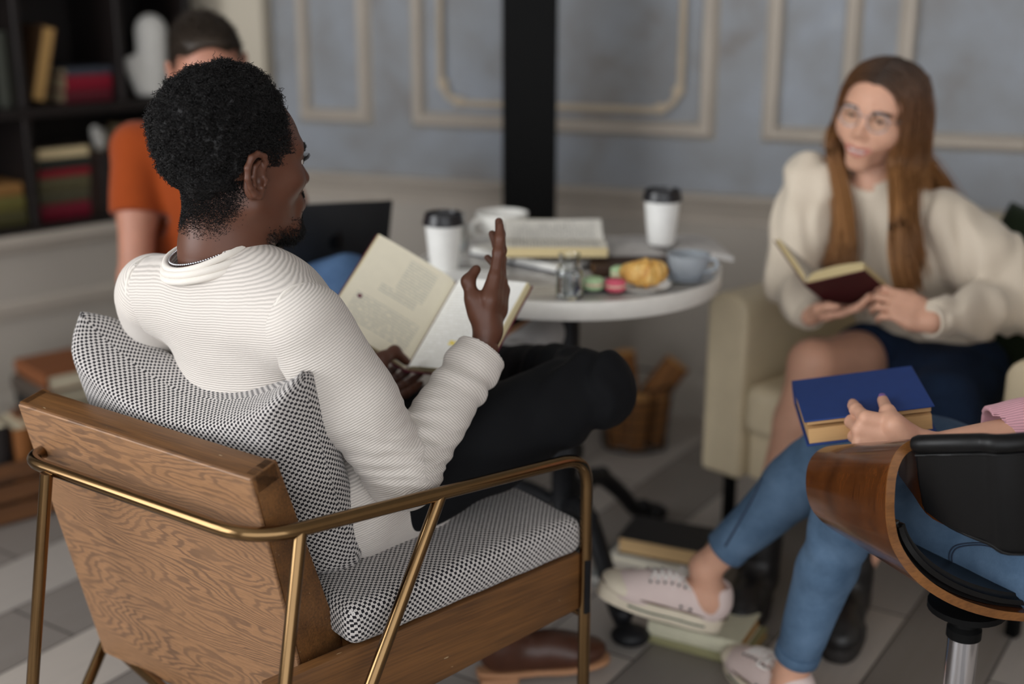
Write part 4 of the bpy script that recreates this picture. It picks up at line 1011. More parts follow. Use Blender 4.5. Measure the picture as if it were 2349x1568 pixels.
# ------------------------------------------------------------------ wire basket of firewood
bp = at_z(1458, 1030, 0); bp.y += .05; bk = thing('wire_basket', 'round black wire basket of firewood on the floor by the wall', 'basket', bp); b = B(); r0, r1, hb = .095, .112, .2
for k in range(22):
    a = 2 * math.pi * k / 22; b.tube([(r0 * math.cos(a), r0 * math.sin(a), .004), (r1 * math.cos(a), r1 * math.sin(a), hb)], .0016, 6)
for j in range(6):
    z = .004 + (hb - .004) * j / 5; r = r0 + (r1 - r0) * j / 5; b.tube([(r * math.cos(a), r * math.sin(a), z) for a in np.linspace(0, 2 * math.pi, 33)[:-1]], .0035 if j in (0, 5) else .0016, 6, closed=True)
for k in range(5): b.tube([(-r0 * .9 + .0, (k - 2) * .035, .004), (r0 * .9, (k - 2) * .035, .004)], .0016, 6)
link('mesh_frame', b.mesh(smooth=60), M['iron'], bk)
for nm, x, y, r, l, ax, ay in (('thick split log leaning right out of the wire basket', -.052, .0, .038, .3, .62, .0), ('log standing at the left of the wire basket', -.05, -.02, .034, .21, -.12, .1), ('log at the front of the wire basket', -.005, -.052, .033, .16, .06, .05), ('log at the right side of the wire basket', .058, -.028, .026, .15, .12, -.02), ('log at the back of the wire basket', -.005, .055, .033, .26, -.1, -.05)):
    o = thing('firewood_log', nm, 'log', bp + V((x, y, .0085)), Matrix.Rotation(ax, 3, 'Y') @ Matrix.Rotation(ay, 3, 'X'), 'logs in the wire basket')
    b = B(); n = 14; rr = [r * (1 + .12 * math.sin(k * 2.1 + x * 90)) for k in range(n)]; poly = [(rr[k] * math.cos(2 * math.pi * k / n), rr[k] * math.sin(2 * math.pi * k / n)) for k in range(n)]; b.prism(poly, l - .004, Matrix.Translation((0, 0, .002)), .002, 1); link('bark', b.mesh(smooth=40), M['log'], o)
    b = B(); b.prism([(q * .93, w * .93) for q, w in poly], .002, Matrix.Translation((0, 0, l - .002))); link('cut_end', b.mesh(), M['log_end'], o)
# ------------------------------------------------------------------ people: shared sculpting
def head_frame(origin, fwd, up):
    y = V(fwd).normalized(); z = V(up); z = (z - y * z.dot(y)).normalized(); x = y.cross(z)
    return rt(Matrix((x, y, z)).transposed(), origin)          # x = person's right, y = forward, z = up
def head_ops(S, HM, fem=False, jaw=1.0, smile=0., ears=True, eye_r=.012):
    old = S.M; S.M = HM
    S.ell((0, -.014, .036), (.076, .098, .088), k=.02) if not fem else S.ell((0, -.014, .027), (.076, .098, .080), k=.02)
    S.ell((0, .036, .012), (.066, .062, .075), k=.03)
    S.ell((0, .034, -.04), (.058 if not fem else .052, .058, .066), k=.03)
    cw = .017 if not fem else .008
    for sx in (-1, 1):
        S.cone((sx * .056 * jaw, -.004, -.055), (sx * cw, .074, -.104 if not fem else -.099), .018 if not fem else .014, .018 if not fem else .012, .03)
        S.ell((sx * .042, .062, -.022), (.024, .026, .022), k=.02)
        S.cone((sx * .012, .093, .022), (sx * .046, .076, .024), .011 if not fem else .007, .009, .016)
        S.ell((sx * .032, .100, .002), (.018, .017, .012), k=.012, op='sub')
        S.ell((sx * .032, .0805, .0095 - smile * .0018), (.0150, .0142, .0078), k=.003); S.ell((sx * .032, .0795, -.0045 + smile * .0018), (.0145, .0140, .0062), k=.003)
    S.cone((-cw, .078 if not fem else .076, -.104 if not fem else -.100), (cw, .078 if not fem else .076, -.104 if not fem else -.100), .015 if not fem else .014, None, .02)
    nw = .0085 if not fem else .0055
    S.cone((0, .088, .012), (0, .112, -.030), nw, .0115 if not fem else .0078, .012)
    for sx in (-1, 1): S.ell((sx * (.0125 if not fem else .0095), .0985, -.034), (.0105 if not fem else .0075, .012, .009), k=.008); S.ell((sx * .007, .106, -.0415), (.004, .006, .003), k=.002, op='sub')
    mw = .025 + smile * .005; cz = -.0665 + smile * .0065; cy = .0945 - smile * .006; lt = .0060 - smile * .0024; my = .1035 - smile * .003
    S.ell((0, .090 - smile * .004, -.066), (.03, .018, .022), k=.02)
    def lip(top, sx): return [(sx * mw, cy, cz), (sx * mw * .62, (cy + my) / 2 + .0025, cz * .45 + (-.0615 if top else -.0755 - smile * .004) * .55), (0, my, -.0615 - smile * .001 if top else -.0755 - smile * .005)]
    for sx in (-1, 1):
        for top in (1, 0): S.chain(lip(top, sx), [.0022, lt * .9, lt * (1. if top else 1.2)], .004)
        S.chain([(sx * mw * .93, cy + .003, cz), (sx * mw * .6, (cy + my) / 2 + .008, cz * .5 - .0685 * .5 - smile * .001), (0, my + .006, -.0685 - smile * .003)], [.0008, .001 + smile * .0026, .001 + smile * .0042], .002, op='sub')
        if smile: S.ell((sx * .040, .064, -.034), (.022, .022, .024), k=.03)
    if ears:
        for sx in (-1, 1):
            e = lambda y, z, o: (sx * (.073 + o), y, z)
            S.ell(e(-.012, -.012, .004), (.008, .017, .030), Matrix.Rotation(math.radians(-12), 3, 'X'), .006)
            # bowl, helix rim, antihelix, tragus, lobe
            S.ell(e(-.010, -.012, .014), (.009, .011, .017), k=.004, op='sub')
            rim = [(.004, -.004, .004), (.006, .010, .009), (.002, .020, .012), (-.010, .025, .015), (-.022, .020, .018), (-.029, .006, .019), (-.029, -.010, .018), (-.023, -.024, .015), (-.014, -.034, .011), (-.005, -.038, .008), (.001, -.031, .006)]
            S.chain([e(y - .002, z + .002, o) for y, z, o in rim], [.0035, .0042, .0045, .0048, .005, .005, .0046, .0042, .0055, .006, .0045], .003)
            S.chain([e(-.008, .014, .011), e(-.017, .008, .014), e(-.02, -.006, .0145), e(-.015, -.02, .012)], [.003, .0036, .0036, .003], .004)
            S.cone(e(.004, -.014, .008), e(.0, -.02, .011), .0045, .004, .004)
            S.ell(e(-.008, -.014, .010), (.007, .006, .0085), k=.003, op='sub')
    S.M = old
def head_lip_attr(Pv, HM, fem=False, smile=0.):
    q = (Pv - np.array(HM.translation)) @ np.array(HM.to_3x3())
    zc_ = -.0685 - smile * .002 + smile * 9. * q[:, 0] ** 2; d = ((q[:, 0] / (.025 + smile * .005)) ** 2 + ((q[:, 2] - zc_) / (.0125 - smile * .002)) ** 2); m = np.clip(1.3 - d, 0, 1) * (q[:, 1] > .09)
    return np.clip(m * 1.6, 0, 1)
def eyes(parent, HM, iris=M['iris_dark'], look=(0, 1, 0)):
    for sx in (-1, 1):
        c = HM @ V((sx * .032, .0835, .0025)); b = B(); b.ell(c, (.0108, .0108, .0108)); o = link('eye', b.mesh(smooth=180), M['eye_white'], parent, True)
        b = B(); f = HM.to_3x3() @ V(look).normalized(); b.lathe([(0, .0114), (.003, .0112), (.0060, .0098), (.0060, .009), (0, .009)], 16, rt(frame(f), c)); link('iris', b.mesh(smooth=60), iris, o, False)
        b2 = o.children[0]; b2.data.transform(Matrix.Identity(4)); p = parent; b2.data.transform(Matrix.Translation(-p.location))
def hand_ops(S, wrist, d, n, r, s=1.0, thumb_world=None, curl=((8, 8, 5),) * 4, spread=(6, 1, -4, -9), thumb=None, k=.006):
    """d finger direction, n out of the palm, r towards the thumb side; returns joint chains (world) for every digit"""
    Y = V(d).normalized(); Z = V(n); Z = (Z - Y * Z.dot(Y)).normalized(); X = V(r); X = (X - Y * X.dot(Y) - Z * X.dot(Z)).normalized()
    R = Matrix((X, Y, Z)).transposed(); W = V(wrist); P = lambda q: W + R @ (V(q) * s)
    bases = [(.029, .090, 0), (.0095, .095, .001), (-.0105, .090, 0), (-.028, .080, -.002)]; lens = [(.041, .025, .021), (.045, .029, .022), (.041, .027, .022), (.032, .020, .019)]; rad = [.0092, .0094, .0088, .0078]
    out = []
    for i in range(4):
        bx, by, bz = bases[i]
        S.cone(P((bx * .55, .006, 0)), P((bx, by * .55, .0)), .0135 * s, .013 * s, .014); S.cone(P((bx, by * .55, 0)), P(bases[i]), .013 * s, .0112 * s, .012)
        a = 0; p = V(bases[i]); pts = [P(p)]; sp = math.radians(spread[i])
        for L, c in zip(lens[i], curl[i]):
            a += math.radians(c); dd = V((math.sin(sp) * math.cos(a), math.cos(a) * math.cos(sp), math.sin(a))); p = p + dd * L; pts.append(P(p))
        rr = [rad[i] * s * q for q in (1.1, 1.0, .92, .74)]
        S.chain(pts, rr, k * .6); S.ell(pts[1], (rr[1] * 1.07,) * 3, k=.004); out.append(pts)
    # palm pads
    S.ell(P((.0, .05, .006)), (.036 * s, .042 * s, .0125 * s), R, .012); S.ell(P((-.022, .035, .008)), (.014 * s, .034 * s, .012 * s), R, .012)
    th = thumb or [(.018, .018, .008), (.040, .050, .016), (.052, .082, .018), (.056, .108, .014)]
    tp = thumb_world or [P(q) for q in th]; S.chain(tp, [.0165 * s, .0125 * s, .0102 * s, .0082 * s], .010); out.append(tp)
    S.ell(tp[0] * .6 + tp[1] * .4, (.016 * s, .022 * s, .014 * s), frame((tp[1] - tp[0])) @ Matrix(((1, 0, 0), (0, 0, 1), (0, 1, 0))), .012)
    S.ell(P((0, -.004, 0)), (.027 * s, .02 * s, .019 * s), R, .012)
    return out, R
def garment(name, S, mat, parent, relax=1, attrs=None):
    Pv, F = S.net(relax=relax); me = mesh_np(name, Pv, F, True, attrs(Pv) if attrs else None); return link(name, me, mat, parent, True)
def strands(name, polylines, radii, mat, parent, attr=None, seg=3):
    """many thin tubes in one mesh; polylines (N,K,3), radii (K,) or (N,K)"""
    A = np.asarray(polylines, np.float32); N, K, _ = A.shape; T = np.gradient(A, axis=1); T /= np.linalg.norm(T, axis=2, keepdims=True) + 1e-9
    ref = np.where(np.abs(T[..., 2:3]) < .9, np.array([0, 0, 1.0]), np.array([1.0, 0, 0])); U = np.cross(T, ref); U /= np.linalg.norm(U, axis=2, keepdims=True) + 1e-9; Wv = np.cross(T, U)
    R = np.broadcast_to(np.asarray(radii, np.float32), (N, K))[..., None]
    ring = [A + (U * math.cos(2 * math.pi * s / seg) + Wv * math.sin(2 * math.pi * s / seg)) * R for s in range(seg)]
    Pv = np.stack(ring, 2).reshape(-1, 3); idx = np.arange(N * K * seg).reshape(N, K, seg); F = []
    for s in range(seg):
        s2 = (s + 1) % seg; F.append(np.stack([idx[:, :-1, s], idx[:, :-1, s2], idx[:, 1:, s2], idx[:, 1:, s]], -1).reshape(-1, 4))
    me = mesh_np(name, Pv, np.concatenate(F), True, {'tip': np.repeat(np.tile(np.linspace(0, 1, K), (N, 1)).reshape(-1), seg)} if attr else None)
    return link(name, me, mat, parent, True)
def sample_surface(Pv, F, n, mask=None, rng=RNG):
    T = np.concatenate([F[:, [0, 1, 2]], F[:, [0, 2, 3]]]); a, b, c = Pv[T[:, 0]], Pv[T[:, 1]], Pv[T[:, 2]]; nr = np.cross(b - a, c - a); ar = np.linalg.norm(nr, axis=1); cen = (a + b + c) / 3
    w = ar.copy()
    if mask is not None: w = w * mask(cen, nr / (ar[:, None] + 1e-12))
    i = rng.choice(len(T), n, p=w / w.sum()); u = rng.random(n); v = rng.random(n); f = u + v > 1; u[f] = 1 - u[f]; v[f] = 1 - v[f]
    return a[i] + (b - a)[i] * u[:, None] + (c - a)[i] * v[:, None], (nr / (ar[:, None] + 1e-12))[i]
def curls(P, Nn, length, rad, turns, K=8, rng=RNG):
    n = len(P); r = rng.normal(size=(n, 3)); U = np.cross(Nn, r); U /= np.linalg.norm(U, axis=1, keepdims=True) + 1e-9; Wv = np.cross(Nn, U); t = np.linspace(0, 1, K); ph = rng.random(n) * 6.28
    L = (np.broadcast_to(length, (n,)) * (0.6 + .8 * rng.random(n)))[:, None]; lean = rng.normal(size=(n, 3)) * .35; ang = ph[:, None] + turns * 6.28 * t[None]; rr = rad * (.6 + .8 * rng.random(n))[:, None] * np.minimum(1, t * 3)[None]
    return P[:, None] + (Nn + lean)[:, None] * (L * t[None])[..., None] + U[:, None] * (rr * np.cos(ang))[..., None] + Wv[:, None] * (rr * np.sin(ang))[..., None]
def loc(HM, P): return (P - np.array(HM.translation)) @ np.array(HM.to_3x3())
# ------------------------------------------------------------------ the man in the cream sweater (back to the camera)
man = thing('person', 'man in cream ribbed sweater and black trousers reading cross-legged in the wooden chair', 'person', (-.33, 1.98, 0))
A_R = V((.815, -.58, 0)).normalized(); T_F = V((.58, .815, 0)).normalized()
mfwd = V((.775, .63, -.03)).normalized(); mup = V((-.03, -.06, 1)); ear = at_y(581, 412, 1.845)
HMm = head_frame((0, 0, 0), mfwd, mup); mo = ear - HMm.to_3x3() @ V((.080, -.016, -.012)); HMm = head_frame(mo, mfwd, mup)
nb_ = at_y(492, 600, 1.905); skull_base = HMm @ V((0, -.028, -.055)); nkf = HMm @ V((0, .0, -.075))
Sh_R = at_y(702, 752, 1.795); Sh_L = Sh_R - A_R * .335 + V((0, 0, .0)); El_R = at_y(925, 1085, 1.825); Wr_R = at_y(1112, 797, 1.972); 
S = SDF(.002); head_ops(S, HMm, jaw=1.02)
S.cone(skull_base, nb_ + V((.012, .012, .02)), .056, .060, .03); S.cone(nkf, nb_ + T_F * .025 + A_R * .01, .050, .056, .03); S.cone(nb_ + V((.01, .01, .02)), nb_ - V((0, 0, .06)) + T_F * .02, .06, .07, .03)
S.cut(nb_ - V((0, 0, .075)), (0, 0, -1), .3); headM = S.net()
# right hand: raised, palm to his left, seen from the thumb side
hd = (at_y(1158, 585, 2.035) - Wr_R).normalized(); 
S = SDF(.0018); rhp, _ = hand_ops(S, Wr_R + hd * .026, hd, (-.93, .36, .1), (-.32, -.93, .1), .97, curl=((2, 5, 3), (6, 8, 5), (14, 14, 8), (24, 22, 12)), spread=(2, 0, -2, -4), thumb=[(.016, .014, .010), (.030, .046, .028), (.034, .074, .042), (.024, .098, .036)])
S.cone(Wr_R + hd * .03, Wr_R + (El_R - Wr_R) * .05, .024, .022, .012, (tuple((-.93, .36, .1)), .85)).cone(Wr_R + (El_R - Wr_R) * .05, Wr_R + (El_R - Wr_R) * .25, .022, .026, .012); rhM = S.net()
# left hand under the book's spine, thumb over the page
Wl = at_y(826, 905, 2.10); hl = (at_y(960, 872, 2.285) - Wl).normalized()
S = SDF(.0018); tl_ = [at_y(852, 868, 2.115), at_y(878, 822, 2.135), at_y(905, 806, 2.155), at_y(931, 828, 2.165)]
lhp, _ = hand_ops(S, Wl, hl, (.15, -.45, .88), (-.55, .35, .75), .97, thumb_world=tl_, curl=((6, 10, 6), (8, 12, 8), (10, 14, 8), (12, 16, 10)), spread=(4, 1, -4, -9))
El_L = V((-.60, 2.16, .66)); S.cone(Wl, Wl + (El_L - Wl).normalized() * .07, .026, .03, .012); lhM = S.net()
Pel = V((-.325, 1.965, .545))
S = SDF(.012); chest_ = Pel.lerp(nb_, .63) + T_F * .02; S.ell(chest_, (.13, .075, .13), Matrix((A_R, T_F, V((0, 0, 1)))).transposed()).ell(Pel, (.14, .09, .07), Matrix((A_R, T_F, V((0, 0, 1)))).transposed(), .05).cone(Pel, chest_, .075, .075, .04)
S.cone(Sh_R, El_R, .042, .036).cone(El_R, Wr_R, .036, .026).cone(Sh_L, El_L, .042, .036).cone(El_L, Wl, .036, .026).cone(Sh_R, Sh_L, .045, .045, .03)
# legs
hipR = Pel + A_R * .09 + V((.02, .02, 0)); hipL = Pel - A_R * .09 + V((.02, .02, 0)); KnR = at_y(1368, 893, 2.10); AnR = at_y(1150, 838, 2.43); KnL = V((-.07, 2.36, .52)); AnL = V((-.065, 2.27, .105))
S.chain([hipR, KnR, AnR], [.065, .045, .035]).chain([hipL, KnL, AnL], [.065, .045, .035]); bodyM = S.net()
Pv, F = join(headM, rhM, lhM, bodyM); link('body', mesh_np('body', Pv, F, True, {'lip': head_lip_attr(Pv, HMm) * .5}), M['skin_dark'], man, True)
eyes(man, HMm)
# ---- sweater: torso, two sleeves, collar
RT = Matrix((A_R, T_F, V((0, 0, 1)))).transposed(); tilt_ = Matrix.Rotation(math.radians(-16), 3, A_R) if False else Matrix.Identity(3)
up_t = (nb_ - Pel).normalized(); ty = up_t.cross(A_R).normalized() ; ty = ty if ty.dot(T_F) > 0 else -ty
RT2 = Matrix((A_R, ty, up_t)).transposed()
chest = Pel.lerp(nb_, .63); waist = Pel.lerp(nb_, .30)
S = SDF(.004)
S.ell(chest + ty * .012, (.172, .112, .17), RT2, .03).ell(waist + ty * .02, (.155, .118, .15), RT2, .05).ell(Pel + V((0, 0, .0)) + ty * .01, (.18, .135, .095), RT2, .05)
S.cone(Sh_R - A_R * .015, Sh_L + A_R * .015, .060, .060, .04, (tuple(ty), .92)); S.cone(nb_ - up_t * .045, Sh_R - A_R * .02 + up_t * .006, .060, .056, .035); S.cone(nb_ - up_t * .045, Sh_L + A_R * .02 + up_t * .006, .060, .056, .035)
S.cone(nb_ - up_t * .05, nb_ + up_t * .004, .085, .068, .03)
S.cone(hipR + V((-.03, -.03, -.02)), hipR + V((.05, .045, -.02)), .098, .095, .04)
def folds(P):
    u = (P - np.array(waist)) @ np.array(up_t); l = (P - np.array(waist)) @ np.array(A_R)
    a = np.exp(-((u - .075) / .045) ** 2) * (.35 + .65 * np.exp(-((l + .12) / .09) ** 2)) + .5 * np.exp(-((u + .04) / .06) ** 2); n1 = vnoise(P * np.array([1, 1, 1.6]), 14, 5)
    return (a * .010 * np.sin(u * 70 + l * 16 + n1 * 2.2) + .005 * n1 * np.exp(-((u - .05) / .16) ** 2)).astype(np.float32) * -1
S.disp(folds)
S.cone(nb_ + up_t * .0, nb_ + up_t * .1, .0635, .07, .004, op='sub')
S.cut(Pel + V((0, 0, -.088)), (0, 0, -1), .35)
def rib_torso(Pv): return {'rib': (Pv - np.array(Pel)) @ np.array(up_t) + .02 * np.sin((Pv - np.array(Pel)) @ np.array(A_R) * 5)}
Dt_, lo_t = S.field(); h_t = S.h; Pt, Ft = surface_net(Dt_, lo_t, h_t, 2); rt_ = rib_torso(Pt)['rib']
def sleeve(shp, elp, wrp, cuff_out, rs, bend_dir):
    S = SDF(.0036); m1 = shp.lerp(elp, .5)
    S.chain([shp + (shp - elp).normalized() * .005, m1, elp], [rs[0], rs[1], rs[2]], .02); S.chain([elp, elp.lerp(wrp, .45), wrp], [rs[2] * .97, rs[3], rs[4]], .02)
    fd = (wrp - elp).normalized(); ud = (elp - shp).normalized()
    def fold(P):
        v = P - np.array(elp); t1 = v @ np.array(fd); t2 = v @ np.array(ud); d = np.sqrt((v * v).sum(-1)); inner = v @ np.array((fd - ud).normalized())
        n = vnoise(P, 17, 2); g = np.exp(-(d / .075) ** 2); arg = np.where(t1 > -t2 * .0, t1, t2)
        e = .0062 * np.exp(-(d / .085) ** 2) * np.sin((t1 - t2) * 190 + n * 3.4 + vnoise(P, 34, 6) * 1.2) * np.clip(.50 + inner * 12, 0.05, 1) + .0035 * g * np.sin((t1 + t2) * 60 + n * 4)
        tw = (P - np.array(wrp)) @ np.array(fd); e = e + .0045 * np.exp(-((tw + .055) / .035) ** 2) * np.sin(tw * 150 + n * 3) + .003 * n * np.clip(-tw / .04, 0, 1)
        return -e
    S.disp(fold); S.cut(wrp + fd * cuff_out, fd, .09); S.cone(wrp + fd * (cuff_out - .03), wrp + fd * (cuff_out + .03), rs[4] - .0085, rs[4] - .006, .003, op='sub')
    Pv, F = S.net(relax=1); return Pv, F, bone_coord(Pv, [(tuple(shp), tuple(elp), 0.), (tuple(elp), tuple(wrp), (elp - shp).length)])
Pr, Fr, rr_ = sleeve(Sh_R, El_R, Wr_R + (El_R - Wr_R).normalized() * .005, -.004, (.066, .064, .056, .045, .0445), None)
Pl, Fl, rl_ = sleeve(Sh_L, El_L, Wl, -.02, (.066, .06, .053, .044, .036), None)
Pv, F = join((Pt, Ft), (Pr, Fr), (Pl, Fl)); sw = link('sweater', mesh_np('sweater', Pv, F, True, {'rib': np.concatenate([rt_, rr_, rl_])}), M['sweater'], man, True)
# shoulder seam: a raised line where the sleeve meets the body
for (Pq, shp, elp) in ((Pr, Sh_R, El_R), (Pl, Sh_L, El_L)):
    ii = np.clip(np.round((Pq - lo_t) / h_t).astype(int), 0, np.array(Dt_.shape) - 1); dd = Dt_[ii[:, 0], ii[:, 1], ii[:, 2]]; Q = Pq[np.abs(dd) < .004]
    R_ = frame(elp - shp, A_R); q = (Q - np.array(shp)) @ np.array(R_); an = np.arctan2(q[:, 1], q[:, 0]); bins = np.floor((an + math.pi) / (2 * math.pi) * 30).astype(int) % 30; pts = []
    for k in range(30):
        if (bins == k).sum() > 2: pts.append(V(tuple(Q[bins == k].mean(0))))
    if len(pts) > 12:
        for _ in range(2): pts = [(pts[k - 1] + pts[k] * 2 + pts[(k + 1) % len(pts)]) / 4 for k in range(len(pts))]
        b = B(); b.tube(pts, .0034, 8, closed=True); link('seam', b.mesh(smooth=180), M['collar'], sw, True)
def ring_at(c, ax, r, n=40, hint=None, flat=1.0):
    R = frame(ax, hint); return [V(c) + R @ V((math.cos(a) * r, math.sin(a) * r * flat, 0)) for a in np.linspace(0, 2 * math.pi, n + 1)[:-1]]
# collar band
cR = frame(up_t + V((.10, .05, 0)), A_R); b = B(); cb = nb_ + up_t * .008
b.tube([cb + cR @ V((math.cos(a) * .0725, math.sin(a) * .069, .004 * math.cos(2 * a) + .010)) for a in np.linspace(0, 2 * math.pi, 41)[:-1]], .0055, 10, closed=True)
b.tube([cb + cR @ V((math.cos(a) * .0815, math.sin(a) * .078, -.008)) for a in np.linspace(0, 2 * math.pi, 41)[:-1]], .0055, 10, closed=True)
b.tube([cb + cR @ V((math.cos(a) * .0775, math.sin(a) * .074, .001)) for a in np.linspace(0, 2 * math.pi, 41)[:-1]], .0065, 10, closed=True)
link('collar', b.mesh(smooth=180), M['collar'], sw, True)
# chain necklace
b = B(); cc_ = nb_ + up_t * .022
for k in range(96):
    a = 2 * math.pi * k / 96; p = cc_ + cR @ V((math.cos(a) * .0615, math.sin(a) * .0605, .003 + .004 * math.sin(a)))
    b2 = bmesh.new(); bmesh.ops.create_uvsphere(b2, u_segments=6, v_segments=4, radius=.0022); b.merge(b2, Matrix.Translation(p) @ Matrix.Diagonal((1, 1, 1, 1)))
link('necklace', b.mesh(smooth=180), M['silver'], man, True, 'silver chain necklace')
# ---- trousers
S = SDF(.005)
S.ell(Pel + V((.02, .02, -.005)), (.165, .13, .095), RT, .04)
S.chain([hipR + V((0, 0, -.01)), hipR.lerp(KnR, .5), KnR], [.098, .086, .068], .03).chain([KnR, KnR.lerp(AnR, .4), AnR], [.066, .062, .046], .02)
S.chain([hipL, hipL.lerp(KnL, .5), KnL], [.095, .085, .068], .03).chain([KnL, KnL.lerp(AnL, .4), AnL], [.066, .06, .05], .02)
kd = np.array((KnR - hipR).normalized()); sd_ = np.array((AnR - KnR).normalized())
def tf(P):
    v = P - np.array(KnR); d = np.sqrt((v * v).sum(-1)); n = vnoise(P, 12, 8); t = v @ kd
    n2 = vnoise(P, 26, 3); return -(.0065 * np.exp(-(d / .17) ** 2) * np.sin((v @ sd_) * 95 - t * 60 + n * 3.5) + .0055 * n + .003 * n2).astype(np.float32)
S.disp(tf); garment('trousers', S, M['black_twill'], man, 1)
# shoes
def oxford(name, heel, fwd, up, parent, L=.27, mat='brown_leather', sole='tan_welt'):
    f = V(fwd).normalized(); u = V(up); u = (u - f * u.dot(f)).normalized(); s = f.cross(u); Mx = rt(Matrix((f, s, u)).transposed(), heel)
    S = SDF(.0035, Mx); S.ell((.045, 0, .05), (.045, .036, .045), k=.02).cone((.05, 0, .075), (.045, 0, .11), .036, .04, .02).ell((.13, 0, .04), (.08, .04, .042), k=.03).ell((.205, .0, .03), (.06, .043, .028), k=.03)
    S.ops.append(('cut', np.array(Mx @ V((0, 0, .012)), np.float32), np.array(-u, np.float32), .5, .004)); Pv, F = S.net()
    o = link(name, mesh_np(name, Pv, F), M[mat], parent, True)
    pts = []
    for t in np.linspace(0, 2 * math.pi, 41)[:-1]:
        x = .135 - math.cos(t) * .138; w = .034 + .012 * (1 / (1 + math.exp(-(x - .13) * 40))) - .006 * math.exp(-((x - .12) / .03) ** 2); y = math.sin(t); y = math.copysign(abs(y) ** .75, y) * w; pts.append((x, y))
    b = B(); b.prism(pts, .012, Mx, .003, 2); b.prism([(x, y) for x, y in [(.0, -.03), (.075, -.034), (.075, .034), (.0, .03)]], .016, Mx @ Matrix.Translation((0, 0, -.012)), .003); link('sole', b.mesh(smooth=40), M[sole], o, True)
    o.children[0].data.transform(Matrix.Identity(4)); return o
def fix_sub(o):
    """sub-parts were baked into the space of the whole chain already"""
    return o
oxford('shoe', at_z(1098, 1530, .03) + V((0, 0, -.018)), (.93, .22, 0), (0, 0, 1), man, mat='brown_leather')
ft = (at_y(1278, 772, 2.56) - AnR); fdir = V((ft.x, ft.y, ft.z)).normalized()
oxford('shoe', AnR + fdir * -.05 + V((.0, .03, -.09)) * 0 + (AnR - KnR).normalized() * .075, fdir, (KnR - AnR).normalized(), man, mat='grey_suede')
# ---- hair
S = SDF(.003, HMm)
S.ell((0, -.027, .052), (.0855, .103, .091), k=.02).ell((0, .008, .090), (.064, .056, .044), k=.03).ell((0, -.062, -.008), (.064, .043, .052), k=.03)
S.ops += [('cut', np.array(HMm @ V((0, .038, .10)), np.float32), np.array(HMm.to_3x3() @ V((0, 1, .16)).normalized(), np.float32), .3, .01)]
S.ell((0, .112, .0), (.090, .064, .085), k=.015, op='sub')
for sx in (-1, 1):
    S.ell((sx * .085, -.012, -.030), (.035, .030, .050), k=.015, op='sub'); S.ell((sx * .085, .040, -.045), (.05, .05, .055), k=.015, op='sub'); S.ell((sx * .080, -.045, -.080), (.05, .034, .05), k=.02, op='sub')
S.ell((0, -.125, -.105), (.09, .065, .055), k=.05, op='sub')
S.disp(lambda P: (vnoise(P, 60, 1) * .0065 + vnoise(P, 130, 4) * .0035).astype(np.float32))
Ph, Fh = S.net(relax=0); hair = link('hair', mesh_np('hair', Ph, Fh), M['afro'], man, True)
P, Nn = sample_surface(Ph, Fh, 24000)
ql = loc(HMm, P); up_amt = np.clip((ql[:, 2] + .07) / .09, .35, 1)
strands('hair_curls', curls(P - Nn * .001, Nn, .0062 * up_amt, .0021, 1.9, 9), np.linspace(.00055, .00035, 9), M['afro'], man)
# faded hairline, sideburn, moustache and goatee as short stubble on the skin
Ps, Fs = headM
def fade(c, n):
    l = loc(HMm, c); x = np.abs(l[:, 0]); w = np.zeros(len(l))
    w = np.maximum(w, np.clip((l[:, 2] + .108) / .05, 0, 1) ** 1.5 * (l[:, 2] < -.015) / (1 + np.exp((l[:, 1] + .022 - (l[:, 2] + .02) * .38) / .004)) * (x < .072))
    w = np.maximum(w, np.exp(-((l[:, 1] - .040) / .014) ** 2) * (l[:, 2] > .02) * (l[:, 2] < .09) * (x > .035) * .8)
    w = np.maximum(w, np.exp(-((l[:, 1] - .024) / .010) ** 2) * (l[:, 2] > .004) * (l[:, 2] <= .04) * (x > .05) * 1.0)
    return w + 1e-9
P, Nn = sample_surface(Ps, Fs, 30000, fade); strands('stubble', curls(P, Nn, .0018, .0005, .8, 4), np.linspace(.0004, .00022, 4), M['afro'], man)
def goat(c, n):
    l = loc(HMm, c); x = np.abs(l[:, 0]); w = (np.exp(-(((l[:, 2] + .108) / .014) ** 2 + (x / .026) ** 2)) * (l[:, 1] > .055)) ; w = np.maximum(w, np.exp(-(((l[:, 2] + .0535) / .0035) ** 2)) * (x < .026) * (l[:, 1] > .09) * .25); w = np.maximum(w, .05 * np.exp(-(((l[:, 2] + .108) / .012) ** 2)) * (l[:, 1] > .02)); return w + 1e-9
P, Nn = sample_surface(Ps, Fs, 4200, goat); strands('beard', curls(P, Nn * .6 + np.array([0, 0, -.35]), .0065 * np.clip((-.075 - loc(HMm, P)[:, 2]) / .03, .3, 1), .0014, 1.2, 6), np.linspace(.0004, .00025, 6), M['afro'], man)
def brow(c, n):
    l = loc(HMm, c); x = np.abs(l[:, 0]); return np.exp(-(((l[:, 2] - .026 + np.abs(x - .034) * .15) / .0028) ** 2)) * (x > .014) * (x < .052) * (l[:, 1] > .05) + 1e-9
for sg in (-1, 1):
    P, Nn = sample_surface(Ps, Fs, 350, lambda c, n, sg=sg: brow(c, n) * (loc(HMm, c)[:, 0] * sg > 0)); strands('eyebrow', curls(P, Nn * .4, .003, .0004, .3, 4), np.linspace(.0004, .0002, 4), M['afro'], man)
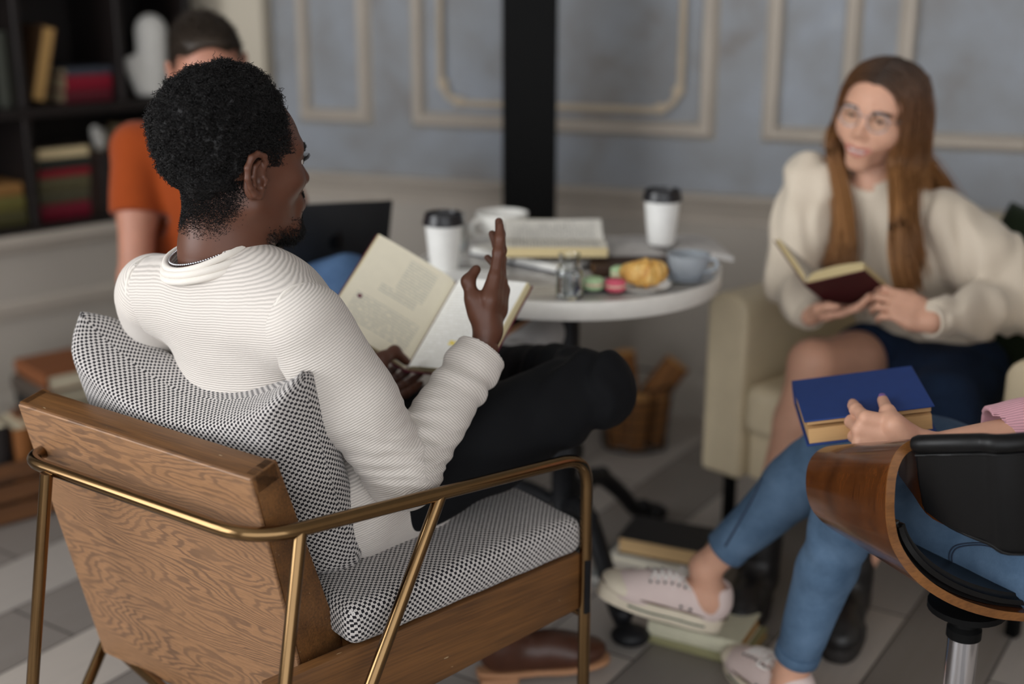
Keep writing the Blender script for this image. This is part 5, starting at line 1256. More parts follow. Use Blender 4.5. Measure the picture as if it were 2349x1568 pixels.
# eyelashes of the visible eye
for sx in (-1, 1):
    b = B()
    for k in range(12):
        a = -1 + 2 * k / 11; p = HMm @ V((sx * .032 + a * .011, .0945 - abs(a) * .004, .0055 - a * a * .002)); b.tube([p, p + HMm.to_3x3() @ V((sx * .001, .007, .004)), p + HMm.to_3x3() @ V((sx * .002, .010, .009))], [.0005, .0004, .0002], 4)
    link('eyelashes', b.mesh(), M['afro'], man, True)
# ---- the open book in his hands
B0 = at_y(931, 848, 2.20); T0 = at_y(1046, 650, 2.345); TLc = at_y(873, 522, 2.37); TRc = at_y(1213, 656, 2.25)
yb = (T0 - B0); hb = yb.length; yb.normalize(); cl = TLc - T0; cl = cl - yb * cl.dot(yb); cr_ = TRc - T0; cr_ = cr_ - yb * cr_.dot(yb); wl, wr = cl.length, cr_.length; pw = (wl + wr) / 2
cl.normalize(); cr_.normalize(); xb = (cr_ - cl).normalized(); zb_ = xb.cross(yb)
lift = (math.pi - math.acos(max(-1, min(1, cl.dot(cr_))))) / 2
pm_l = m_text('printed_page_left', (248, 240, 217), (204, 202, 188), 34, .1, .9, .1, .9, 2., .42, blocks=[(.45, .80, .60, .93), (.12, .9, .12, .40), (.3, .75, .5, .58)], dots=[(.174, .364, .028, (110, 56, 72), 1.35)])
pm_r = m_text('printed_page_right', (254, 253, 248), (234, 232, 224), 32, .1, .92, .1, .92, 6., .45, dots=[(.05, .52, .016, (140, 110, 124), 1.35)], marks=[(.44, .66, .255, .30, (250, 222, 20))])
bkc = (B0 + T0) / 2
hb_ = open_book('open_book', 'open hardcover book with cream pages held by man in cream sweater', pw, hb, .012, Matrix((xb, yb, zb_)).transposed(), bkc, lift, lift, pm_l, pm_r, (96, 34, 48), tl=.010, tr=.012, pg=(236, 222, 178), sag=.25)
# ------------------------------------------------------------------ cream armchair by the wall
AO = V((.475, 2.985, 0)); AX = V((.68, -.733, 0)).normalized(); AF = V((-AX.y, AX.x, 0)) * -1; AF = AF if AF.y < 0 else -AF; AD = -AF   # AX along the front to image right, AF facing, AD to the back
ACM = lambda p: AO + AX * p[0] + AD * p[1] + V((0, 0, p[2]))
ac = thing('tub_chair', 'cream leather tub armchair with rounded arms and thin black legs by the panelled wall', 'armchair', AO)
AR_ = Matrix((AX, AD, V((0, 0, 1)))).transposed(); AWID, ADEP = .88, .70
def acobj(name, b, mat, smooth=50):
    o = link(name, b.mesh(smooth=smooth), mat, ac); o.rotation_euler = AR_.to_euler(); return o
for x0, nm in ((0, 'armrest'), (AWID - .12, 'armrest')):
    b = B(); pl_ = [(0, .155), (.12, .155), (.12, .585), (.105, .61), (.075, .622), (.045, .622), (.015, .61), (0, .585)]
    b.prism(pl_, ADEP - .02, Matrix(((1, 0, 0, x0), (0, 0, 1, 0.0), (0, 1, 0, 0), (0, 0, 0, 1))), .018, 3); acobj(nm, b, M['cream_leather'])
b = B(); b.box((AWID - .004, .15, .61), None, .05, 5, (AWID / 2, ADEP - .02, .155 + .305)); acobj('backrest', b, M['cream_leather'])
b = B(); b.box((AWID - .244, ADEP - .10, .13), None, .04, 5, (AWID / 2, ADEP / 2 - .055, .345)); acobj('seat_cushion', b, M['cream_leather'])
b = B(); b.box((AWID - .25, ADEP - .12, .12), None, .01, 2, (AWID / 2, ADEP / 2 - .03, .22)); acobj('seat_base', b, M['cream_leather'])
for x, y in ((.06, .05), (AWID - .06, .05), (.06, ADEP - .06), (AWID - .06, ADEP - .06)):
    b = B(); b.box((.026, .026, .156), None, .002, 1, (x, y, .078)); acobj('leg', b, M['black_paint'])
# dark green cushion
gz = (AF + V((0, 0, .28))).normalized(); gy = (V((0, 0, 1)) - gz * gz.z).normalized(); gx = gy.cross(gz); gR_ = Matrix((gx, gy, gz)).transposed() @ Matrix.Rotation(math.radians(-14), 3, 'Z')
g_ = cushion('throw_pillow', .38, .38, .10, M['green_velvet'], None, rt(gR_, ACM((.60, .515, .605))), n=20, pinch=.2, puff=.3, corner=.1); tag(g_, 'dark green velvet cushion behind the long haired woman in the cream armchair', 'cushion')
# ------------------------------------------------------------------ the woman with long hair and glasses
wm = thing('person', 'long haired woman with glasses in ivory blouse and denim skirt smiling in the cream armchair', 'person', (.98, 2.85, 0))
wf = V((-.60, -.79, -.08)).normalized(); wup = V((.24, .02, .97))
HMw = head_frame((0, 0, 0), wf, wup); we = at_y(1988, 272, 2.74); wo = we - HMw.to_3x3() @ V((0, .085, 0)); HMw = head_frame(wo, wf, wup)
wPel = V((1.0, 2.86, .47)); wnb = at_y(2010, 430, 2.83); 
wShR = at_y(1858, 420, 2.87); wShL = at_y(2175, 505, 2.74)
wX = (wShR - wShL).normalized(); wU = (wnb - wPel).normalized(); wY = wU.cross(wX).normalized(); wY = wY if wY.y < 0 else -wY; wX = (wX - wU * wX.dot(wU)).normalized(); WRm = Matrix((wX, wY, wU)).transposed()
# hands on the book
wEr = at_y(1822, 640, 2.80); wWr = at_y(1858, 722, 2.66); wEl = at_y(2345, 690, 2.66); wWl = at_y(2140, 735, 2.48)
S = SDF(.0025); head_ops(S, HMw, fem=True, smile=1.0, jaw=.88, ears=False); S.cone(HMw @ V((0, -.03, -.06)), wnb, .046, .048, .03).cone(wnb, wnb - wU * .07, .05, .09, .03); wH = S.net()
S = SDF(.0026); hR_, _ = hand_ops(S, wWr, at_y(1945, 712, 2.62) - wWr, (.25, -.1, .95), (-.2, -.95, .1), .86, curl=((12, 20, 12),) * 4, thumb=[(.018, .016, .010), (.040, .04, .02), (.055, .066, .024), (.058, .09, .022)]); S.cone(wWr, wWr.lerp(wEr, .5), .024, .03, .01); wR1 = S.net()
S = SDF(.0026); hL_, _ = hand_ops(S, wWl, at_y(2030, 690, 2.52) - wWl, (.2, .75, -.55), (.1, .3, .9), .88, curl=((22, 36, 20), (26, 40, 24), (28, 42, 24), (30, 40, 22)), spread=(7, 2, -4, -10), thumb=[(.018, .016, .010), (.036, .042, .016), (.044, .07, .018), (.04, .095, .016)]); S.cone(wWl, wWl.lerp(wEl, .3), .023, .03, .01); wR2 = S.net()
kR = at_y(1868, 815, 2.69); kR.z -= .02; aR = V((.555, 2.585, .11)); kL = V((.91, 2.53, .475)); aL = V((.735, 2.49, .11)); hR2 = wPel + V((-.07, .03, -.01)); hL2 = wPel + V((.03, -.10, -.01))
S = SDF(.006); S.chain([hR2, hR2.lerp(kR, .55), kR], [.078, .070, .056], .03).chain([kR, kR.lerp(aR, .3), aR], [.052, .05, .036], .02).chain([hL2, hL2.lerp(kL, .5), kL], [.078, .070, .056], .03).chain([kL, kL.lerp(aL, .3), aL], [.052, .05, .036], .02)
S.ell(wPel, (.13, .09, .08), k=.04).cone(wPel, wnb - wU * .12, .085, .085, .05).cone(wShR, wShL, .03, .03).cone(wShR, wEr, .032, .028).cone(wShL, wEl, .032, .028); wB = S.net()
Pv, F = join(wH, wR1, wR2, wB); link('body', mesh_np('body', Pv, F, True, {'lip': head_lip_attr(Pv, HMw, True, 1.) * .8}), M['skin_pale'], wm, True)
eyes(wm, HMw, M['iris_dark'])
# teeth of the smile
b = B(); b.box((.036, .005, .0070), HMw, .002, 2, (0, .0995, -.0700)); link('teeth', b.mesh(smooth=60), M['eye_white'], wm, True)
def brow2(HM, parent, mat, head, n=500):
    def f(c, nn):
        l = loc(HM, c); x = np.abs(l[:, 0]); return np.exp(-(((l[:, 2] - .022 + np.abs(x - .032) * .15) / .0024) ** 2)) * (x > .014) * (x < .05) * (l[:, 1] > .05) + 1e-9
    for sg in (-1, 1):
        P, Nn = sample_surface(head[0], head[1], n // 2, lambda c, nn, sg=sg: f(c, nn) * (loc(HM, c)[:, 0] * sg > 0)); ax_b = np.array(HM.to_3x3() @ V((1, -.25, -.1))); strands('eyebrow', curls(P, Nn * .15 + sg * ax_b, .006, .0003, .3, 4), np.linspace(.0006, .0002, 4), mat, parent)
brow2(HMw, wm, m_plain('brow_brown', (92, 66, 48), .6), wH, 360)
for sx in (-1, 1):
    b = B(); b.tube(spline([HMw @ V((sx * .0325 + d_, .0945 - abs(d_) * .22 - d_ * sx * .12, .0052 - d_ * d_ * 14)) for d_ in (-.014, -.008, 0, .008, .015)], 5), .0011, 6); link('eyelashes', b.mesh(smooth=180), M['afro'], wm, True)
# glasses
b = B()
def ringpts(cx): return [HMw @ V((cx + .0235 * math.cos(a), .103 - .02 * abs(cx + .0235 * math.cos(a)) * 2, .001 + .0215 * math.sin(a))) for a in np.linspace(0, 2 * math.pi, 33)[:-1]]
for cx in (-.0315, .0315): b.tube(ringpts(cx), .0012, 8, closed=True)
b.tube(spline([HMw @ V((-.009, .1025, .006)), HMw @ V((0, .108, .010)), HMw @ V((.009, .1025, .006))], 5), .0011, 8)
for sx in (-1, 1): b.tube([HMw @ V((sx * .055, .1008, .006)), HMw @ V((sx * .068, .085, .008)), HMw @ V((sx * .076, .01, .006))], .0012, 8)
gl = link('glasses', b.mesh(smooth=60), M['silver'], wm, True, 'thin round metal glasses')
for cx in (-.0315, .0315):
    b = B(); pts = ringpts(cx); c0 = sum(pts, V((0, 0, 0))) / len(pts); f = (HMw.to_3x3() @ V((0, 1, 0))) * .0012
    bm = b.bm; r1 = [bm.verts.new(p + f) for p in pts]; r2 = [bm.verts.new(p - f) for p in pts]; bm.faces.new(r1); bm.faces.new(r2[::-1])
    for i in range(len(pts)): bm.faces.new((r1[i], r2[i], r2[(i + 1) % len(pts)], r1[(i + 1) % len(pts)]))
    bmesh.ops.recalc_face_normals(bm, faces=bm.faces[:]); link('lens', b.mesh(), M['lens'], gl, True)
# blouse: torso and balloon sleeves with soft vertical folds
S = SDF(.005); wch = wPel.lerp(wnb, .66); wwa = wPel.lerp(wnb, .33)
S.ell(wch + wY * .005, (.148, .105, .165), WRm, .03).ell(wwa, (.138, .108, .15), WRm, .05).ell(wPel + wU * .07, (.142, .115, .09), WRm, .04)
S.ell(wch + wY * .075 + wX * .06 - wU * .02, (.058, .05, .06), WRm, .05).ell(wch + wY * .075 - wX * .06 - wU * .02, (.058, .05, .06), WRm, .05)
S.cone(wnb - wU * .04, wShR, .058, .052, .03).cone(wnb - wU * .04, wShL, .058, .052, .03).cone(wnb - wU * .05, wnb - wU * .006, .075, .058, .03)
S.chain([wShR, wShR.lerp(wEr, .45), wEr], [.058, .066, .062], .03).chain([wEr, wEr.lerp(wWr, .6), wWr.lerp(wEr, .05)], [.058, .05, .036], .03)
S.chain([wShL, wShL.lerp(wEl, .5), wEl], [.060, .078, .072], .03).chain([wEl, wEl.lerp(wWl, .5), wWl.lerp(wEl, .06)], [.062, .050, .038], .03)
def wfold(P):
    v = P - np.array(wch); a = v @ np.array(wX); u = v @ np.array(wU); n = vnoise(P * np.array([1., 1., .45]), 16, 3); n2 = vnoise(P, 9, 9)
    return -(.0085 * np.sin(a * 80 + n * 3.4 + u * 10) * (.5 + .5 * n2) + .006 * n2).astype(np.float32)
S.disp(wfold); S.cone(wnb - wU * .02, wnb + wU * .1, .05, .056, .004, op='sub')
bl = garment('blouse', S, M['blouse'], wm, 1)
for W_, E_ in ((wWr, wEr), (wWl, wEl)):
    d = (W_ - E_).normalized(); R_ = frame(d); b = B(); c0 = W_ - d * .012
    b.lathe([(.0285, -.022), (.0325, -.02), (.0335, 0), (.0325, .022), (.0285, .023)], 28, rt(R_, c0)); link('cuff', b.mesh(smooth=50), M['blouse'], bl, True)
# collar leaves and button placket
for sx in (-1, 1):
    b = B(); c = wnb + wU * .004
    def cl_(u, v, sx=sx): a = sx * (.25 + 2.6 * u); r = .053 + .014 * v; return c + wX * (math.sin(a) * r) + wY * (math.cos(a) * r * .95 + .0) + wU * (.02 - .034 * v - .022 * v * math.exp(-u * 4)) 
    b.grid(cl_, 18, 5); bmesh.ops.solidify(b.bm, geom=b.bm.faces[:], thickness=.003); link('collar', b.mesh(smooth=60), M['blouse'], bl, True)
# skirt
S = SDF(.006); S.ell(wPel + V((-.0, -.01, .0)), (.165, .155, .10), k=.04).chain([hR2, hR2.lerp(kR, .48)], [.098, .090], .03).chain([hL2, hL2.lerp(kL, 1.04)], [.100, .082], .03).cone(hR2.lerp(kR, .35), hL2.lerp(kL, .5), .085, .085, .04)
S.cut(hR2.lerp(kR, .50), kR - hR2, .11); S.disp(lambda P: vnoise(P, 22, 4) * .003); garment('skirt', S, M['navy_jean'], wm, 1)
# black ankle boots
def boot(a, f):
    f = V(f).normalized(); s = V((-f.y, f.x, 0)); Mx = rt(Matrix((f, s, V((0, 0, 1)))).transposed(), V((a.x, a.y, 0)) - f * .05)
    S = SDF(.005, Mx); S.cone((.05, 0, .06), (.045, 0, .19), .045, .05, .02).ell((.06, 0, .05), (.06, .042, .05), k=.02).ell((.15, 0, .045), (.085, .043, .045), k=.03).ell((.2, 0, .04), (.05, .045, .036), k=.02)
    S.cut((0, 0, .20), (0, 0, 1), .3); S.disp(lambda P: vnoise(P, 30, 4) * .0025); o = garment('boot', S, M['black_boot'], wm, 1)
    b = B(); pts = []
    for t in np.linspace(0, 2 * math.pi, 37)[:-1]: x = .125 - math.cos(t) * .13; y = math.copysign(abs(math.sin(t)) ** .7, math.sin(t)) * (.041 + .007 * (x > .12)); pts.append((x, y))
    b.prism(pts, .03, Mx @ Matrix.Translation((0, 0, .0008)), .004, 2); link('sole', b.mesh(smooth=40), M['dark_sole'], o, True)
boot(aR, (-.42, -.90, 0)); boot(aL, (-.35, -.92, 0))
# hair: cap plus long strands following guides
def m_ombre():
    t = NT('brown_to_honey_hair'); tip = t.attr('tip'); o = t.coord(); n = t.noise(o, 160, 2)
    f = t.math('ADD', tip, t.math('MULTIPLY', t.math('SUBTRACT', n, .5), .25)); col = t.ramp(f, [(.05, lin((66, 46, 32))), (.4, lin((120, 80, 48))), (.75, lin((168, 118, 70)))]); return t.out(col, .42, 0, .5)
M['ombre'] = m_ombre()
part_ = V((-.012, .06, .118))
guides = []
def hp(x, y, z): return HMw @ V((x, y, z))
def scalp(y, th, o=0.):
    s_ = math.sqrt(max(.02, 1 - ((y + .014) / .108) ** 2)); return ((.084 + o) * s_ * math.sin(th), y, .026 + (.089 + o) * s_ * math.cos(th))
def side(sg, a, ends):
    y0 = .078 - .155 * a; q = []
    for th in (.02, .55, 1.05, 1.5): x, y, z = scalp(y0 - (.032 if sg > 0 else .012) * (th / 1.5) ** 1.3 * (1 - a), th); q.append(hp(sg * x + sg * -.0 + .004, y, z))
    yy = y0 - (.032 if sg > 0 else .012) * (1 - a); xx = (.078 if sg > 0 else .066) * (1 - a) + .085 * min(1, a * 1.6) if a < .62 else .085; xx = min(.086, xx); q.append(hp(sg * xx, yy * .95 - .002, -.035)); q.append(hp(sg * (xx + .003), yy * .9 - .002, -.095)); return tuple(q) + ends
for k in range(13):   # right side curtain (image left)
    a = k / 12; guides.append(side(1, a, (at_y(1912 + 26 * (1 - a), 470, 2.77 + .08 * a), at_y(1905 + 40 * (1 - a), 575, 2.72 + .1 * a), at_y(1890 + 36 * (1 - a), 650 - 60 * a, 2.70 + .12 * a))))
for k in range(13):   # left side curtain over the chest (image right)
    a = k / 12; guides.append(side(-1, a, (at_y(2054 + 66 * a, 480, 2.66 + .12 * a), at_y(2056 + 74 * a, 590 - 60 * a, 2.62 + .16 * a), at_y(2080 + 50 * a, 700 - 160 * a, 2.61 + .2 * a))))
for k in range(14):   # back
    a = (k / 13 - .5) * 2; r0 = hp(a * .02, -.03, .112); r1 = hp(a * .056, -.075, .068); r2 = hp(a * .085, -.105 + .03 * abs(a), .0); r3 = hp(a * .09, -.10, -.1); c = wnb - wY * .10 - wX * -.0
    e1 = c + wX * (a * .10) - wU * .0; e2 = c + wX * a * .12 - wU * .12 - wY * .03; e3 = c + wX * a * .12 - wU * .22 - wY * .03; guides.append((r0, r0.lerp(r1, .33), r0.lerp(r1, .7), r1, r2, r3, e1, e2, e3))
GP = np.array([[tuple(q) for q in spline(g, 4)] for g in guides])
rg = np.random.default_rng(5); N = 5200; gi = rg.integers(0, len(GP), N); w = rg.random(N)[:, None, None]
sec = np.array([0] * 13 + [1] * 13 + [2] * 14); gj = np.clip(gi + 1, 0, len(GP) - 1); gj = np.where(sec[gj] == sec[gi], gj, gi)
PL = GP[gi] * (1 - w) + GP[gj] * w; K = PL.shape[1]; t = np.linspace(0, 1, K)[None, :, None]
off = rg.normal(size=(N, 1, 3)) * .0045 * (0.35 + 1.6 * t) + rg.normal(size=(N, 1, 3)) * .012 * np.clip(t - .55, 0, 1); wave = np.sin(t * 9 + rg.random((N, 1, 1)) * 6.28) * .004 * t * rg.normal(size=(N, 1, 3)); PL = PL + off + wave
strands('hair', PL, np.concatenate([np.linspace(.0013, .0012, K - 4), np.linspace(.0011, .0003, 4)]), M['ombre'], wm, True)
S = SDF(.004, HMw); S.ell((0, -.018, .027), (.0815, .104, .084), k=.02).ell((0, -.06, -.03), (.078, .055, .085), k=.03); S.ell((0, .125, .0), (.085, .085, .105), k=.008, op='sub'); Pv, F = S.net()
link('hair_cap', mesh_np('hair_cap', Pv, F, True, {'tip': np.clip(.12 - loc(HMw, Pv)[:, 2] * 1.5, 0, .4)}), M['ombre'], wm, True)
# her book: dark red, leaning open on her lap
wb0 = at_y(1955, 700, 2.53)
w_L = at_y(1745, 580, 2.57); w_S = at_y(1835, 645, 2.56); w_M = at_y(1945, 648, 2.50); w_R = at_y(2020, 705, 2.455)
ry = V((.58, .66, -.48)).normalized(); rx = (w_M - w_S); rx = (rx - ry * rx.dot(ry)).normalized(); rz = rx.cross(ry)
wbk = open_book('open_book', 'dark red open book held by the long haired woman on her lap', .125, .19, .014, Matrix((rx, ry, rz)).transposed(), at_y(1850, 652, 2.56) + ry * .09, math.radians(48), math.radians(14), txt, txt2, (74, 20, 26), tl=.008, tr=.018, pg=(206, 186, 140), sag=.3)
# ------------------------------------------------------------------ man in orange with a laptop
om = thing('person', 'short haired man in orange t-shirt working on a laptop in front of the bookcase', 'person', (-.74, 3.1, 0))
of_ = V((.30, -.86, -.42)).normalized(); oup = V((.03, -.40, .91)); HMo = head_frame((0, 0, 0), of_, oup); oe = at_y(490, 206, 2.98); oo = oe - HMo.to_3x3() @ V((0, .085, 0)); HMo = head_frame(oo, of_, oup)
oPel = V((-.78, 3.16, .50)); onb = at_y(468, 300, 3.10); oShR = at_y(318, 345, 3.10); oShL = at_y(606, 375, 3.02); oElR = at_y(312, 640, 2.98); oWrR = at_y(560, 640, 2.90); oElL = at_y(700, 600, 3.02); oWlL = at_y(690, 622, 2.93)
oX = (oShR - oShL).normalized(); oU = (onb - oPel).normalized(); oY = oU.cross(oX).normalized(); oY = oY if oY.y < 0 else -oY; oX = (oX - oU * oX.dot(oU)).normalized(); ORm = Matrix((oX, oY, oU)).transposed()
S = SDF(.003); head_ops(S, HMo); S.cone(HMo @ V((0, -.03, -.06)), onb, .055, .058, .03).cone(onb, onb - oU * .06, .06, .09, .03); oH = S.net()
S = SDF(.003); hand_ops(S, oWrR, at_y(645, 632, 2.87) - oWrR, (.1, .1, -1), (.2, 1, .1), .95, curl=((14, 26, 16),) * 4); S.cone(oWrR, oWrR.lerp(oElR, .4), .027, .036, .01); o1 = S.net()
S = SDF(.003); hand_ops(S, oWlL, at_y(636, 606, 2.90) - oWlL, (.1, .1, -1), (-.2, .9, .1), .95, curl=((14, 26, 16),) * 4); S.cone(oWlL, oWlL.lerp(oElL, .5), .027, .034, .01); o2 = S.net()
okL = at_y(795, 662, 2.74); okR = V((-.66, 2.74, .55)); ohL = oPel + V((.10, -.02, 0)); ohR = oPel + V((-.08, -.04, 0)); oaL = V((-.42, 2.80, .10)); oaR = V((-.68, 2.76, .10))
S = SDF(.008); S.chain([oShR, oShR.lerp(oElR, .5), oElR], [.052, .046, .040], .02).chain([oElR, oElR.lerp(oWrR, .3), oWrR], [.042, .042, .027], .02).chain([oShL, oElL, oWlL], [.052, .04, .027], .02)
S.ell(oPel, (.14, .1, .09), k=.04).cone(oPel, onb - oU * .12, .1, .1, .04).chain([ohL, okL, oaL], [.07, .05, .04]).chain([ohR, okR, oaR], [.07, .05, .04]); oB = S.net()
Pv, F = join(oH, o1, o2, oB); link('body', mesh_np('body', Pv, F, True, {'lip': head_lip_attr(Pv, HMo) * .6}), M['skin_rosy'], om, True); eyes(om, HMo); brow2(HMo, om, M['brown_hair'], oH)
S = SDF(.006); och = oPel.lerp(onb, .66)
S.ell(och, (.175, .12, .18), ORm, .03).ell(oPel.lerp(onb, .3), (.16, .12, .16), ORm, .05).ell(oPel + oU * .05, (.165, .125, .10), ORm, .04).cone(onb - oU * .04, oShR, .066, .062, .03).cone(onb - oU * .04, oShL, .066, .062, .03).cone(onb - oU * .05, onb, .085, .068, .03)
S.chain([oShR, oShR.lerp(oElR, .56)], [.068, .066], .02).chain([oShL, oShL.lerp(oElL, .5)], [.068, .064], .02)
S.disp(lambda P: -(.006 * vnoise(P * np.array([1, 1, .6]), 13, 6)).astype(np.float32)); S.cut(oShR.lerp(oElR, .50), oElR - oShR, .078, .002); S.cut(oShL.lerp(oElL, .48), oElL - oShL, .078, .002); S.cone(onb, onb + oU * .1, .062, .066, .004, op='sub')
garment('t_shirt', S, M['orange'], om, 1)
S = SDF(.007); S.ell(oPel, (.17, .13, .10), k=.04).chain([ohL, ohL.lerp(okL, .5), okL], [.095, .088, .076], .03).chain([okL, okL.lerp(oaL, .4), oaL], [.068, .062, .05], .02).chain([ohR, ohR.lerp(okR, .5), okR], [.095, .085, .07], .03).chain([okR, oaR], [.066, .05], .02); S.disp(lambda P: vnoise(P, 14, 6) * .004); garment('jeans', S, M['blue_jean'], om, 1)
for a in (oaL, oaR): oxford('shoe', V((a.x + .0, a.y + .05, .0128)), (.25, -.95, 0), (0, 0, 1), om)
# hair: dense short crop
S = SDF(.0035, HMo); S.ell((0, -.02, .042), (.0790, .101, .087), k=.02).ell((0, .026, .100), (.058, .050, .022), k=.03).cone((0, -.05, -.02), (0, -.045, -.06), .062, .054, .03); S.ell((0, .130, .030), (.1, .086, .102), k=.006, op='sub')
for sx in (-1, 1): S.ell((sx * .09, .01, -.035), (.04, .06, .05), k=.01, op='sub')
Pv, F = S.net(); link('hair', mesh_np('hair', Pv, F), M['brown_hair'], om, True); P, Nn = sample_surface(Pv, F, 5000, lambda c, n: 1.0 * (loc(HMo, c)[:, 2] > .0) * (loc(HMo, c)[:, 1] < .06)); strands('hair_strands', curls(P, Nn * .7 + np.array(oY) * .15 + np.array([0, 0, .2]), .009, .001, .3, 5), np.linspace(.0008, .0003, 5), M['brown_hair'], om)
# pouf under him
pf = thing('ottoman', 'low dark grey upholstered ottoman under the man in orange', 'ottoman', (-.80, 3.18, 0)); b = B(); b.lathe([(0, .03), (.25, .03), (.262, .05), (.265, .36), (.25, .395), (.2, .405), (0, .41)], 40); link('seat', b.mesh(smooth=50), M['slate'], pf)
for k in range(4): a = math.pi / 4 + k * math.pi / 2; b = B(); b.lathe([(0, 0), (.016, 0), (.02, .035), (0, .035)], 16, Matrix.Translation((.2 * math.cos(a), .2 * math.sin(a), 0))); link('leg', b.mesh(smooth=40), M['black_paint'], pf)
# laptop
lTL = at_y(688, 470, 2.80); lBL = at_y(640, 652, 2.81); lTR = at_y(936, 458, 2.93); lx = (lTR - lTL); LWD = lx.length; lx.normalize(); ly = (lTL - lBL); ly = ly - lx * ly.dot(lx); LHT = ly.length; ly.normalize(); lz = lx.cross(ly); lz = lz if lz.y < 0 else -lz
lp = thing('laptop', 'dark grey laptop with a black mark on its lid, before the man in orange', 'laptop', lBL); b = B(); LM = rt(Matrix((lx, ly, lx.cross(ly))).transposed(), lBL); sgn = 1 if (lx.cross(ly)).dot(lz) > 0 else -1
LW_ = LWD; b.box((LW_, LHT, .006), LM, .002, 2, (LW_ / 2, LHT / 2, -sgn * .003)); link('lid', b.mesh(smooth=40), M['laptop'], lp, True)
b = B(); b.box((LW_ - .012, LHT - .012, .0008), LM, 0, 1, (LW_ / 2, LHT / 2, -sgn * .0066)); link('screen', b.mesh(), M['screen'], lp, True)
b = B(); lc = V((LW_ * .50, LHT * .50, sgn * .0004)); pts = []
for a in np.linspace(0, 2 * math.pi, 49)[:-1]:
    r = .020 * (1 - .10 * math.exp(-((a - math.pi / 2) / .3) ** 2) - .06 * math.exp(-((a - 3 * math.pi / 2) / .3) ** 2)); x = r * math.cos(a) * .95; y = r * math.sin(a)
    dx, dy = x - .021, y - .003
    if math.hypot(dx, dy) < .0085: q = .0085 / max(1e-6, math.hypot(dx, dy)); x, y = .021 + dx * q, .003 + dy * q
    pts.append((x, y))
b.prism(pts, .0005, LM @ Matrix.Translation(lc)); b.prism([(.0, .0215), (.004, .0225), (.007, .027), (.0065, .0305), (.002, .0285), (-.0003, .025)], .0005, LM @ Matrix.Translation(lc)); link('lid_emblem', b.mesh(), M['logo'], lp, True)
bd = (V((oPel.x, oPel.y, lBL.z)) - lBL - lx * LW_ / 2); bd = bd - lx * bd.dot(lx); bd.z = 0.0; bd.normalize(); BMx = rt(Matrix((lx, bd, lx.cross(bd))).transposed(), lBL); b = B(); b.box((LW_, .21, .010), BMx, .003, 2, (LW_ / 2, .107, -.004)); link('keyboard_base', b.mesh(smooth=40), M['laptop'], lp, True)
# ------------------------------------------------------------------ bent plywood swivel chair with black leather pads
bw = thing('swivel_chair', 'bent rosewood plywood chair with black leather pads and chrome post at the right edge', 'chair', (.76, 1.92, 0))
N_ = [at_y(*q) for q in ((2128, 1003, 1.70), (2088, 1009, 1.70), (2056, 1034, 1.69), (2037, 1080, 1.68), (2031, 1140, 1.67), (2033, 1200, 1.67), (2047, 1257, 1.67), (2082, 1312, 1.67), (2132, 1357, 1.68), (2200, 1393, 1.70), (2280, 1416, 1.725), (2362, 1425, 1.75))]
N_ = spline(N_, 4); ctr = N_[-1] ; lat = V((.955, .30, 0)).normalized()
mir = [ctr + (p - ctr) - lat * 2 * (p - ctr).dot(lat) for p in N_[:-1]][::-1]; Ncurve = N_ + mir; zlo = min(p.z for p in Ncurve); zhi = max(p.z for p in Ncurve)
def far(p, k=1.): f = (p.z - zlo) / (zhi - zlo); return p + V((-.06, .22, -.095 * f + .012 * (1 - f))) * k
def ribbon(curve, k0, k1, thick, n=6, inset=0.):
    """bent sheet from the back edge k0 to the front edge k1, with thickness towards the inside"""
    b = B(); m = len(curve); ins = []
    for i in range(m):
        t = (curve[min(i + 1, m - 1)] - curve[max(i - 1, 0)]).normalized(); w = far(curve[i]) - curve[i]; nrm = t.cross(w).normalized()
        ins.append(nrm)
    s = 1 if ins[m // 2].z > 0 else -1
    P = lambda i, j, o: far(curve[i], k0 + (k1 - k0) * j / n) + ins[i] * s * o
    bm = b.bm; A = [[bm.verts.new(P(i, j, inset)) for j in range(n + 1)] for i in range(m)]; C = [[bm.verts.new(P(i, j, inset + thick)) for j in range(n + 1)] for i in range(m)]
    for i in range(m - 1):
        for j in range(n): bm.faces.new((A[i][j], A[i][j + 1], A[i + 1][j + 1], A[i + 1][j])); bm.faces.new((C[i][j], C[i + 1][j], C[i + 1][j + 1], C[i][j + 1]))
        for j in (0, n): bm.faces.new((A[i][j], A[i + 1][j], C[i + 1][j], C[i][j]))
    for i in (0, m - 1):
        for j in range(n): bm.faces.new((A[i][j], C[i][j], C[i][j + 1], A[i][j + 1]))
    bmesh.ops.recalc_face_normals(bm, faces=bm.faces[:]); return b
b = ribbon(Ncurve, 0, 1, .0135, 8); sh_ = link('shell', b.mesh(smooth=40), M['walnut'], bw, True)
b = B(); b.tube([p for p in Ncurve], .0022, 6)
b = ribbon(Ncurve, -.008, .0, .0138, 1); link('ply_edge', b.mesh(smooth=40), M['ply_edge'], bw, True)
i0 = next(i for i, p in enumerate(Ncurve) if p.z < .60 and i > 8); i1 = len(Ncurve) - 1 - i0
b = ribbon(Ncurve[i0:i1 + 1], .03, 1.0, .024, 8, .0145); bmesh.ops.bevel(b.bm, geom=[e for e in b.bm.edges if len(e.link_faces) == 2 and e.calc_face_angle(0) > .9], offset=.008, segments=3, affect='EDGES'); link('seat_pad', b.mesh(smooth=60), M['black_leather'], bw, True)
b = ribbon(Ncurve[i0 + 16:i1 - 15], 1.0, 1.7, .013, 4); link('seat_shell', b.mesh(smooth=40), M['walnut'], bw, True)
